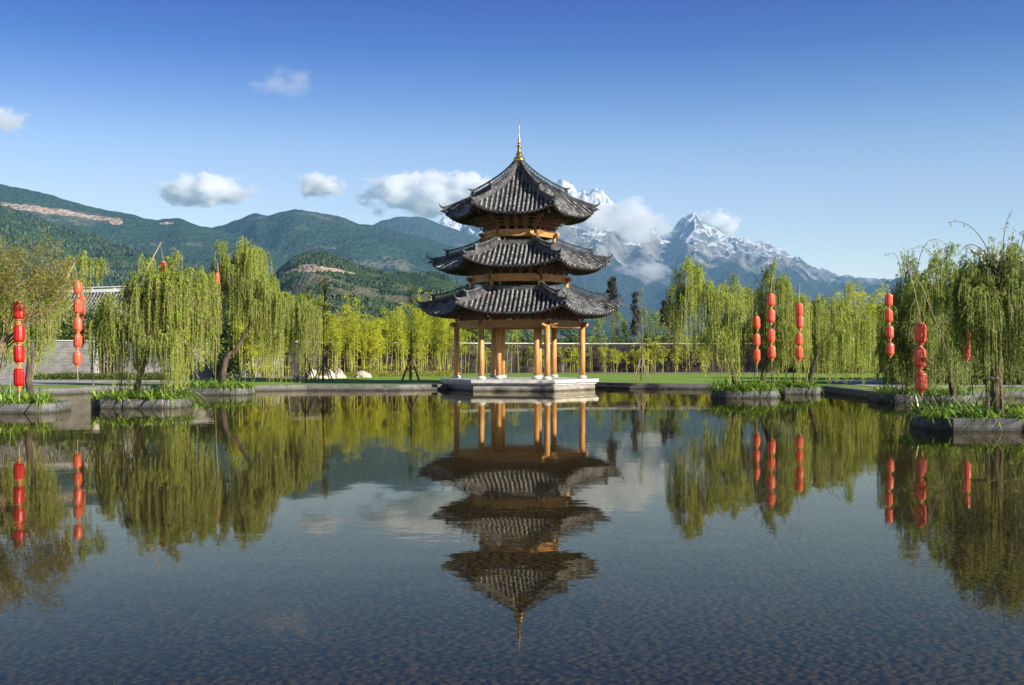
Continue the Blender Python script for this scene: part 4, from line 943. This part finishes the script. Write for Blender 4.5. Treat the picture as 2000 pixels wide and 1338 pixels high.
def boulder(label, px, py, w, h, seed):
    Y = (EYE - LAND) * F / (py - HOR); x = xa(px, Y); W_ = w / F * Y; H_ = h / F * Y; m = MB()
    bm = bmesh.new(); bmesh.ops.create_icosphere(bm, subdivisions=4, radius=1)
    for v in bm.verts:
        n_ = noise.fractal(v.co * 1.1 + Vector((seed, 0, 0)), 1, 2, 4) * .35; c_ = noise.cell(v.co * 1.3 + Vector((seed, 2, 1))) * .10
        v.co *= 1 + n_ + c_; v.co.x *= W_ / 2; v.co.y *= W_ / 2.4; v.co.z = max(-.15, v.co.z) * H_ * (1.0 + .25 * v.co.x / W_)
    me = bpy.data.meshes.new('boulder'); bm.to_mesh(me); bm.free(); me.materials.append(M['rock'])
    o = bpy.data.objects.new('boulder', me); S.collection.objects.link(o); o.location = (x, Y, LAND); tag(o, label, 'boulder')
boulder('upright pinkish boulder between the first two staked trees', 609, 737, 20, 15, 1.0)
boulder('low cream boulder at the foot of the leftmost staked tree', 583, 740, 30, 7, 2.3)
boulder('flat pale slab rock joining the boulders', 628, 739, 26, 6, 9.1)
boulder('pale rounded boulder just right of the second staked tree', 644, 738.5, 20, 15, 4.2)
boulder('leaning cream boulder with a pink side, right of the group', 662, 738, 24, 16, 5.9)
boulder('grey white boulder standing alone at the right of the rocks', 706, 737, 32, 11, 7.7)
# two small marker posts on the lawn edge
for i, px in enumerate((521, 525)):
    Y = 72.5; m = MB(); m.tube([(0, 0, 0), (0, 0, .35)], .02, 6); o = m.build('marker_post', M['coping'], loc=(xa(px, Y), Y, LAND)); tag(o, ['left', 'right'][i] + ' of two thin white posts at the lawn edge beside the left willow planter', 'post')

# ------------------------------------------------------------------ planters
def planter(label, x, y, w, d, rz, ztop=.33):
    e = empty('stone_planter', (x, y, 0), R(rz)); tag(e, label, 'planter'); c = .28
    poly = [(-w / 2 + c * w * .5, -d / 2), (w / 2 - c * w * .5, -d / 2), (w / 2, -d / 2 + c * d * .6), (w / 2, d / 2 - c * d * .6), (w / 2 - c * w * .5, d / 2), (-w / 2 + c * w * .5, d / 2), (-w / 2, d / 2 - c * d * .6), (-w / 2, -d / 2 + c * d * .6)]
    m = MB(); n = len(poly); inn = [(a * (1 - .5 / w), b_ * (1 - .5 / d)) for a, b_ in poly]
    vs = [(a, b_, -.6) for a, b_ in poly] + [(a, b_, ztop) for a, b_ in poly] + [(a, b_, ztop) for a, b_ in inn] + [(a, b_, ztop - .2) for a, b_ in inn]
    m.add(vs, [(k * n + i, k * n + (i + 1) % n, (k + 1) * n + (i + 1) % n, (k + 1) * n + i) for k in range(3) for i in range(n)]); m.build('rim', M['planter'], e, bevel=.015)
    s_ = MB(); s_.prism([(a * .985, b_ * .985) for a, b_ in inn], ztop - .5, ztop - .06); s_.build('soil', M['soil'], e)
    return e
def strap_proto(seed, n=30, L=.62):
    rg = random.Random(seed); m = MB(); V = []
    for i in range(n):
        a = rg.uniform(0, 6.28); l = L * rg.uniform(.6, 1.15); w = rg.uniform(.014, .022); reach = rg.uniform(.35, .95); up = rg.uniform(.55, 1.0)
        o_ = Vector((math.cos(a), math.sin(a), 0)); sd_ = Vector((-math.sin(a), math.cos(a), 0)); b0 = o_ * rg.uniform(0, .10)
        pts = []
        for k in range(6):
            t = k / 5; pts.append(b0 + o_ * l * reach * t ** 1.15 + Vector((0, 0, l * (up * 1.5 * t - (1.5 * reach) * t * t))))
        ws = [w * .8, w, w, w * .9, w * .6, w * .1]
        for k in range(5): V.append([pts[k] - sd_ * ws[k], pts[k] + sd_ * ws[k], pts[k + 1] + sd_ * ws[k + 1], pts[k + 1] - sd_ * ws[k + 1]])
    m.add([], []) ; vs = []; fs = []
    for q in V: fs.append(tuple(range(len(vs), len(vs) + 4))); vs += q
    m.add(vs, fs); return m.build('lily_plant', M['strap'])
lp = [strap_proto(80 + i) for i in range(5)]; lused = set()
def plants(x, y, w, d, rz, n, label, group, sc=1.0, z=.26, seed=1):
    rg = random.Random(seed); Rm = Matrix.Rotation(R(rz), 2); k = 0; tries = 0; got = []
    while k < n and tries < 900:
        tries += 1; a, b_ = rg.uniform(-.5, .5) * w, rg.uniform(-.5, .5) * d
        if abs(a) / w + abs(b_) / d > .86 or any((a - p) ** 2 + (b_ - q) ** 2 < (.27 * sc) ** 2 for p, q in got): continue
        got.append((a, b_)); v = Rm @ Vector((a, b_)); i = rg.randrange(5); pr = lp[i]
        o = pr if i not in lused else pr.copy()
        if i in lused: S.collection.objects.link(o)
        lused.add(i); o.location = (x + v.x, y + v.y, z); o.rotation_euler = (0, 0, rg.uniform(0, 6.28)); s_ = sc * rg.uniform(1.05, 1.5); o.scale = (s_, s_, s_)
        tag(o, label, 'plant', group); k += 1
PL = {}
def place_planter(key, label, px0, px1, w, depth, rz, nplants, plabel, pgroup, sc=1.0, seed=1):
    Y0 = WY(w); W_ = (px1 - px0) / F * Y0; x = xa((px0 + px1) / 2, Y0); y = Y0 + depth / 2 + .05
    planter(label, x, y, W_, depth, rz); plants(x, y, W_ - .1, depth - .1, rz, int(nplants * 1.35), plabel, pgroup, sc, seed=seed); PL[key] = (x, y, W_, depth)
place_planter('A', 'grey stone planter at the left edge of the picture under the yellow green tree', -90, 86, 808, 3.0, 6, 20, 'bright strap leaved plant in the far left planter', 'plants in the far left planter', seed=1)
place_planter('B', 'long stone planter under the big left willow, nearer than the one beside it', 172, 342, 798, 2.6, -2, 20, 'strap leaved plant in the long planter under the big left willow', 'plants under the big left willow', seed=2)
place_planter('C', 'stone planter holding the leaning willow trunk left of the lawn', 343, 478, 772, 3.0, 2, 22, 'strap leaved plant at the foot of the leaning willow trunk', 'plants at the leaning willow', .95, seed=3)
place_planter('D', 'stone planter overflowing with leaves below the right lantern strings', 1403, 1526, 778, 2.5, -2, 22, 'strap leaved plant below the middle right lantern strings', 'plants below the right lanterns', 1.1, seed=4)
place_planter('E', 'shaded stone planter between the overflowing planter and the quay', 1524, 1608, 770.5, 2.4, -2, 13, 'shaded strap leaved plant in the small planter beside the quay', 'plants beside the quay', seed=5)
place_planter('G', 'low stone planter behind the single big lantern string at the right', 1728, 1915, 787, 2.8, -4, 20, 'strap leaved plant behind the big lantern string at the right', 'plants behind the big lanterns', 1.0, seed=6)
place_planter('F', 'dark stone planter with a thick willow trunk at the right edge', 1838, 2110, 843, 3.0, -5, 26, 'strap leaved plant around the thick willow trunk at the right edge', 'plants at the right edge willow', .95, seed=7)

# ------------------------------------------------------------------ willows
def lob(px, py, Y, r, dl, nb, up=.25, dy=0.0):
    p = P(px, py, Y); return (p.x, p.y + dy, p.z, r, dl, nb, up)
def tr(lst): return [P(a, b_, Y) for a, b_, Y in lst]
# 1 far left
a = PL['A']
willow('light green weeping willow rooted in the far left planter behind the red lanterns', (P(62, 770, 41).x, 41, .27), tr([(62, 786, 41), (55, 740, 41), (60, 690, 41), (50, 640, 41), (55, 600, 41)]),
    [lob(30, 560, 40.5, .9, 2.7, 30), lob(65, 565, 41.5, .6, 2.9, 26), lob(-20, 550, 41, 1.0, 2.9, 26), lob(100, 560, 43, .45, 1.7, 12), lob(150, 498, 44, .35, 2.0, 8, .4), lob(180, 500, 45, .35, 1.9, 9, .4)], 101, dens=.9, trunk_r=.13)
# 2 big left willow
willow('largest left willow with a dense curtain of shoots over the long planter', (P(262, 762, 44.5).x, 44.5, .27), tr([(262, 780, 44.5), (272, 740, 44.5), (285, 700, 44.5), (300, 650, 44.5), (320, 600, 44.6)]),
    [lob(245, 575, 44.6, 1.0, 3.0, 30), lob(290, 540, 44.6, .9, 3.3, 34), lob(335, 525, 44.4, .85, 3.9, 36), lob(368, 530, 44.6, .75, 3.9, 32), lob(402, 545, 45, .55, 3.5, 24), lob(215, 620, 44.5, .8, 2.3, 20),
     lob(352, 490, 44.5, .3, 1.3, 7, .5), lob(300, 515, 45.5, .5, 2.0, 10, .4), lob(330, 640, 43.8, .9, 2.2, 20)], 102, dens=1.0, trunk_r=.12)
# 3 leaning willow
willow('willow with a crooked leaning dark trunk and tall crown beside the lawn', (P(437, 745, 58.5).x, 58.5, .27), tr([(434, 748, 58.5), (437, 720, 58.5), (442, 700, 58.5), (448, 690, 58.5), (462, 684, 58.5), (472, 664, 58.5), (482, 642, 58.5), (492, 634, 58.5)]),
    [lob(455, 500, 59, .7, 3.4, 28), lob(490, 487, 59, .85, 3.7, 44, .35), lob(512, 535, 58.6, .85, 2.6, 34), lob(432, 555, 59, .55, 1.8, 14), lob(530, 566, 58.8, .8, 3.4, 36), lob(562, 572, 59, .85, 3.4, 44), lob(595, 596, 59.2, .65, 3.0, 34), lob(428, 520, 59, .5, 2.2, 16),
     lob(480, 470, 59, .25, 1.3, 7, .5), lob(430, 478, 59.5, .3, 1.4, 7, .5)], 103, whips=[[(470, 490, 59), (440, 455, 59), (418, 500, 59)], [(485, 480, 59), (500, 455, 59), (512, 505, 59)]], dens=1.0, trunk_r=.17, leafmat='willow')
# 4 right first
willow('tall ragged willow nearest the lawn at the right, trunk in the overflowing planter', (P(1437, 745, 53.5).x, 53.5, .27), tr([(1436, 750, 53.5), (1432, 725, 53.5), (1424, 700, 53.5), (1416, 670, 53.5), (1405, 630, 53.3), (1390, 590, 53)]),
    [lob(1345, 515, 52.5, .6, 3.4, 24, .4), lob(1330, 555, 52.5, .55, 2.8, 18), lob(1375, 545, 52.8, .7, 3.4, 22), lob(1410, 565, 53, .8, 3.4, 24), lob(1395, 640, 52.8, .75, 2.4, 22), lob(1440, 560, 53.2, .7, 3.2, 20), lob(1430, 545, 54, .35, 1.6, 8, .4), lob(1345, 503, 52.5, .2, 1.0, 5, .5)], 104, dens=.9, trunk_r=.12)
willow('bushy willow directly behind the two middle right lantern strings', (P(1488, 748, 54.5).x, 54.5, .27), tr([(1488, 750, 54.5), (1492, 720, 54.5), (1500, 690, 54.5), (1508, 650, 54.5), (1515, 610, 54.5)]),
    [lob(1470, 570, 55, .8, 3.5, 28), lob(1515, 545, 55, .8, 3.6, 30, .35), lob(1508, 528, 54.6, .3, 1.6, 8, .5), lob(1545, 575, 55.5, .7, 3.2, 24), lob(1480, 620, 55.4, .8, 2.6, 22), lob(1530, 630, 55.2, .8, 2.5, 22)], 105, whips=[[(1525, 560, 55), (1540, 490, 55), (1580, 520, 55)], [(1490, 570, 55), (1470, 515, 55), (1455, 545, 55)]], dens=1.0, trunk_r=.11)
willow('willow with a long arching limb whose curtain hangs over the quay', (P(1570, 748, 58.5).x, 58.5, .27), tr([(1578, 748, 58.5), (1588, 720, 58.5), (1596, 690, 58.5), (1598, 650, 58.5), (1600, 610, 58.5)]),
    [lob(1575, 580, 59, .8, 3.3, 26), lob(1610, 580, 59.5, .9, 3.6, 32), lob(1645, 600, 60, 1.0, 3.5, 36), lob(1685, 612, 60, 1.0, 3.3, 36), lob(1722, 622, 60.5, .85, 3.0, 28), lob(1625, 640, 58.8, .8, 2.6, 20), lob(1655, 555, 61, .4, 1.5, 8, .4)], 106, dens=1.0, trunk_r=.12)
willow('spreading dark green willow behind the big right lantern string', (P(1880, 765, 46.5).x, 46.5, .27), tr([(1862, 772, 46.5), (1855, 730, 46.5), (1845, 690, 46), (1840, 640, 45.5), (1835, 590, 45)]),
    [lob(1765, 585, 44.5, .8, 2.7, 26, .4), lob(1780, 555, 45.5, .9, 3.0, 30, .5), lob(1860, 560, 46.5, 1.0, 3.4, 34, .4), lob(1830, 650, 44.5, 1.0, 2.2, 26), lob(1772, 520, 44.5, .35, 1.2, 10, .9), lob(1900, 600, 46.5, .9, 3.0, 26), lob(1800, 545, 44.5, .8, 3.2, 34, .5), lob(1840, 520, 44.5, .8, 3.5, 34, .55), lob(1880, 545, 45, .9, 3.3, 34, .3), lob(1745, 640, 45, .6, 2.0, 18), lob(1800, 620, 43.8, .8, 2.3, 24), lob(1850, 620, 43.8, .9, 2.3, 26), lob(1840, 500, 44.5, .5, 1.4, 12, .7)], 107, whips=[[(1790, 540, 44.5), (1800, 440, 44.5), (1850, 478, 44.5)], [(1760, 560, 44.5), (1762, 478, 44.5), (1728, 498, 44.5)], [(1815, 520, 44.5), (1850, 455, 44.5), (1878, 500, 44.5)], [(1840, 520, 44.5), (1790, 450, 44.5), (1778, 505, 44.5)], [(1870, 540, 45), (1880, 470, 45), (1910, 505, 45)]], dens=.95, leafmat='willow_dark', trunk_r=.12)
willow('big dark green willow on a thick knotty trunk at the right edge', (P(1948, 800, 31.6).x, 31.6, .27), tr([(1945, 820, 31.6), (1943, 760, 31.6), (1948, 720, 31.6), (1945, 670, 31.6), (1952, 620, 31.6), (1950, 570, 31.6)]),
    [lob(1905, 525, 31.8, .6, 2.3, 38, .3), lob(1950, 500, 31.6, .7, 2.6, 44, .45), lob(1885, 545, 31.0, .5, 1.3, 30, .45), lob(1925, 560, 30.4, .7, 2.5, 40, .3), lob(1995, 640, 32.4, .8, 1.7, 30), lob(1975, 482, 31.6, .3, .9, 10, .9), lob(1995, 500, 30.8, .6, 2.6, 44, .4), lob(2050, 520, 29.8, .7, 2.4, 24, .3), lob(1920, 590, 31.2, .6, 1.9, 30), lob(1975, 590, 31, .7, 2.1, 32), lob(1930, 490, 31.6, .3, 1.0, 12, .8)], 108, whips=[[(1935, 500, 31.6), (1900, 420, 31.6), (1852, 435, 31.6)], [(1960, 490, 31.6), (1958, 440, 31.6), (1978, 408, 31.6)], [(1930, 500, 31.6), (1890, 455, 31.6), (1872, 500, 31.6)], [(1990, 500, 31.6), (2010, 430, 31.6), (1990, 460, 31.6)]], dens=.74, leafmat='willow_dark', trunk_r=.21, LL=.105, LW=.010, step=.05)
# wooden crutch under the right edge willow
cr_ = empty('timber_prop', (P(1928, 800, 31.2).x, 31.2, .27)); tag(cr_, 'dark timber prop with a crossbar holding the thick right willow trunk', 'prop')
m = MB(); m.tube([(0, 0, -.05), (0, 0, 1.15)], .05, 7); m.build('post', M['stake'], cr_); m = MB(); m.tube([(-.38, -.02, 1.12), (.42, .06, 1.05)], .05, 7); m.build('crossbar', M['stake'], cr_)
m = MB(); m.tube([(.42, 0, -.05), (.36, .05, 1.1)], .05, 7); m.build('post', M['stake'], cr_)

# autumn tree at the upper left, standing between the camera and the far left planter
def bare_tree(label, base, seed):
    rg = random.Random(seed); rs_ = np.random.RandomState(seed); e = empty('bare_tree', base); tag(e, label, 'tree'); m = MB(); C = []
    def grow(p, d, L, r, lvl):
        n = 5; pts = [p]; q = p.copy(); dd = d.copy()
        for i in range(n):
            dd = (dd + Vector((rg.gauss(0, .12), rg.gauss(0, .12), rg.gauss(.05, .08)))).normalized(); q = q + dd * L / n; pts.append(q.copy())
        m.tube(pts, [r * (1 - .5 * i / n) for i in range(n + 1)], 6 if lvl < 2 else 4)
        if lvl >= 3:
            for i in range(14): C.append(tuple(pts[rg.randint(1, n)] + Vector((rg.gauss(0, .06), rg.gauss(0, .06), rg.gauss(0, .06)))))
        if lvl == 5: return
        for k in range(3 if lvl < 4 else 2):
            t = rg.uniform(.4, 1); a = pts[min(n, int(t * n) + 1)]
            ax = Vector((rg.gauss(0, 1), rg.gauss(0, 1), rg.gauss(0, .4))).normalized()
            grow(a, (dd + ax * rg.uniform(.5, .85)).normalized(), L * rg.uniform(.62, .8), r * .52, lvl + 1)
    for d in ((.30, .1, 1), (.1, -.2, 1), (.2, .2, 1), (.55, .0, .8), (.12, .3, 1.1), (.4, -.2, .9)):
        grow(Vector((rg.uniform(-.1, .1), 0, 0)), Vector(d).normalized(), 1.85, .055, 1)
    m.build('branches', M['baretwig'], e)
    C = np.array(C); C = np.concatenate([C, C + rs_.normal(size=C.shape) * .08, C + rs_.normal(size=C.shape) * .1]); l = MB(); l.quads(rand_leaves(rs_, C, np.full(len(C), .075), np.full(len(C), .012), down=.4)); l.build('crown', M['autumn'], e); return e
b0 = P(-45, 735, 33.0); bare_tree('half bare yellowing tree with grey branches at the upper left edge', (b0.x, 33.0, .9), 12)
m = MB(); m.box((b0.x - 1.75, 33.6, .35), (2.6, 2.6, 1.12)); tag(m.build('stone_block', M['planter'], bevel=.03), 'stone block outside the left edge carrying the half bare tree', 'block')
# bare whips above the right willow crowns
# ------------------------------------------------------------------ lanterns on strings and poles
def lantern_proto(mat, seed, w=.31, h=.44):
    e = empty('lantern'); m = MB(); seg = 24; prof = [(.30, -.5), (.38, -.485), (.455, -.43), (.49, -.34), (.5, -.2), (.5, .2), (.49, .34), (.455, .43), (.38, .485), (.30, .5)]
    m.lathe((0, 0, 0), [(r_ * w, z_ * h) for r_, z_ in prof], seg, rib=.05); m.build('shade', M[mat], e, smooth=False)
    for nm, s_ in (('top_cap', 1), ('bottom_cap', -1)):
        c = MB(); c.lathe((0, 0, s_ * (h * .5 + .012)), [(.27 * w, -.02), (.30 * w, 0), (.26 * w, .02)], 16); c.build(nm, M['lcap'], e)
    c = MB(); c.tube([(0, 0, h * .5), (0, 0, h * .5 + .16)], .008, 4); c.build('hanging_cord', M['cord'], e)
    t = MB(); t.lathe((0, 0, -h * .5 - .09), [(.012, .07), (.045, .05), (.05, 0), (.03, -.05)], 8); t.build('tassel', M['lcap'], e)
    return e
LPROT = {'red': lantern_proto('red', 1), 'salmon': lantern_proto('salmon', 2)}; lfirst = set()
def lantern(px, py, Y, wpx, hpx, mat, label, group):
    pr = LPROT[mat]; o = pr if mat not in lfirst else copy_tree(pr); lfirst.add(mat)
    o.location = P(px, py, Y); sw = wpx / F * Y / .31; sh = hpx / F * Y / .44
    o.scale = (sw * rng.uniform(.96, 1.04), sw, sh * rng.uniform(.96, 1.04)); o.rotation_euler = (R(rng.uniform(-2.5, 2.5)), R(rng.uniform(-3, 3)), rng.uniform(0, 6)); tag(o, label, 'lantern', group); return o
ORD = {1: ['only'], 2: ['upper', 'lower'], 3: ['top', 'middle', 'bottom'], 4: ['top', 'second', 'third', 'bottom'], 5: ['top', 'second', 'middle', 'fourth', 'bottom']}
def lstring(pxs, Y, wpx, hpx, mat, where, group, words, tail=True):
    n = len(pxs)
    for i, (px, py) in enumerate(pxs):
        colour = 'deep red' if mat == 'red' else 'orange red'
        lantern(px, py, Y, wpx, hpx, mat, f'{ORD[n][i]} {colour} paper lantern {where}', group)
    top, bot = P(pxs[0][0], pxs[0][1] - hpx * .8, Y), P(pxs[-1][0], pxs[-1][1] + hpx * .5 + 4, Y)
    if tail:
        m = MB(); b_ = P(pxs[-1][0] + 1, pxs[-1][1] + hpx * .5 + 30, Y) ; m.tube([bot, b_], .012, 4); o = m.build('tail_cord', M['cord']); tag(o, f'pale cord trailing below the lantern string {words}', 'cord', None)
    return top
def pole(pts, label, mat='pole', r=.03, tie=None):
    base = pts[0]; e = empty('lantern_pole', base); tag(e, label, 'pole')
    m = MB(); q = [Vector(p) - Vector(base) for p in pts]; m.tube(q, [r * (1 - .5 * i / (len(q) - 1)) for i in range(len(q))], 7); m.build('shaft', M[mat], e, smooth=True)
    if tie is not None:
        c = MB(); A = q[-1] * .93 + q[-2] * .07 if len(q) > 1 else q[-1]; B = Vector(tie) - Vector(base); c.tube(bez(A, (A + B) / 2 + Vector((0, 0, .05)), B, 5), .008, 4); c.build('cord', M['cord'], e)
    return e
t1 = lstring([(37, 607), (37, 652), (37, 692), (37, 737)], 33.2, 21, 33, 'red', 'of the left edge string', 'lantern string at the left edge', 'at the left edge')
pole(tr([(-20, 805, 37), (5, 700, 35.5), (22, 610, 34.2), (36, 555, 33.3)]), 'bamboo pole carrying the red lantern string at the left edge', tie=t1)
t2 = lstring([(152, 562), (152, 599), (152, 634), (152, 666), (151, 700)], 42, 17, 24, 'salmon', 'of the five lantern string before the grey brick wall', 'five lantern string before the brick wall', 'before the grey brick wall')
pole(tr([(52, 785, 41.2), (74, 690, 41.4), (105, 590, 41.8), (147, 512, 42)]), 'slanting bamboo pole rising from the far left planter', tie=t2)
lstring([(160, 587), (161, 607), (161, 640), (161, 662)], 46.5, 13, 20, 'salmon', 'of the string peeking out behind the five lantern string', 'string behind the five lantern string', 'behind', tail=False)
pole(tr([(186, 790, 44), (176, 690, 45.5), (166, 600, 46.4), (161, 560, 46.5)]), 'thin pole behind the five lantern string', r=.02, tie=P(160, 572, 46.5))
t3 = lstring([(319, 526), (319, 560)], 46, 16, 26, 'red', 'hanging at the top of the big left willow', 'lanterns at the top of the big left willow', 'in the big left willow', tail=False)
pole(tr([(232, 772, 44.6), (262, 600, 44.8), (282, 535, 45.2), (315, 473, 45.6)]), 'slanting bamboo pole sticking out above the big left willow', tie=t3)
lstring([(269, 712)], 45.6, 13, 18, 'red', 'low in the shade under the big left willow', 'lantern low under the left willow', 'under the left willow', tail=False)
pole(tr([(250, 764, 45.6), (258, 720, 45.6), (268, 690, 45.6)]), 'short stick holding the low lantern under the big left willow', r=.02, tie=P(269, 700, 45.6))
lstring([(424, 544)], 57, 10, 20, 'salmon', 'between the tops of the two left willows', 'lantern between the left willow tops', 'left', tail=False)
pole(tr([(420, 748, 57.6), (424, 640, 57.4), (430, 560, 57.2), (425, 512, 57)]), 'thin pole holding the lantern between the left willow tops', r=.025, tie=P(424, 530, 57))
t5 = lstring([(1478, 630), (1478, 664), (1478, 694)], 53.3, 14, 22, 'salmon', 'of the three lantern string above the overflowing planter', 'three lantern string above the planter', 'of three above the overflowing planter')
pole(tr([(1470, 755, 53.4), (1480, 690, 53.7), (1484, 640, 53.6), (1478, 606, 53.4)]), 'pole holding the three lantern string above the overflowing planter', 'darkpole', r=.022, tie=t5)
t6 = lstring([(1506, 586), (1506, 617), (1506, 656), (1507, 688)], 51.5, 16, 23, 'salmon', 'of the tall four lantern string above the overflowing planter', 'four lantern string above the planter', 'of four above the overflowing planter')
pole(tr([(1505, 768, 52.8), (1511, 690, 52), (1510, 600, 51.7), (1509, 536, 51.6)]), 'upright dark pole behind the tall four lantern string', 'darkpole', r=.022, tie=t6)
t7 = lstring([(1561, 605), (1562, 629), (1561, 663), (1561, 690)], 53.6, 15, 22, 'salmon', 'of the string above the shaded small planter', 'string above the shaded planter', 'above the shaded planter', tail=False)
pole(tr([(1550, 756, 57.4), (1549, 660, 56), (1551, 600, 54.8), (1563, 547, 53.8)]), 'dark pole leaning out above the shaded small planter', 'darkpole', r=.024, tie=t7)
t8 = lstring([(1736, 586), (1736, 617), (1738, 649), (1739, 682)], 43.6, 15, 22, 'salmon', 'at the left side of the spreading dark willow', 'string left of the dark willow', 'beside the dark willow', tail=False)
pole(tr([(1766, 782, 48.3), (1754, 690, 46.5), (1744, 620, 44.8), (1738, 562, 43.7)]), 'pole carrying the string at the left side of the spreading dark willow', 'darkpole', r=.022, tie=t8)
t9 = lstring([(1798, 651), (1797, 699), (1799, 745)], 33.5, 23, 37, 'salmon', 'of the big string hanging in front of the dark willow', 'big string before the dark willow', 'before the dark willow', tail=False)
pole(tr([(1872, 758, 46), (1840, 660, 42.5), (1800, 560, 37.5), (1772, 516, 35)]), 'long pale pole slanting up left out of the dark willow', 'palestake', r=.025, tie=t9)
t10 = lstring([(1888, 626), (1888, 658), (1889, 686)], 41, 15, 27, 'salmon', 'of the string half hidden between the two dark willows', 'string between the dark willows', 'between', tail=False)
pole(tr([(1900, 772, 45.8), (1897, 700, 43.5), (1890, 600, 41.2)]), 'pole holding the string half hidden between the two dark willows', 'darkpole', r=.022, tie=t10)
print('FACES', sum(len(o.data.polygons) for o in S.objects if o.type == 'MESH'), 'OBJ', len(S.objects))
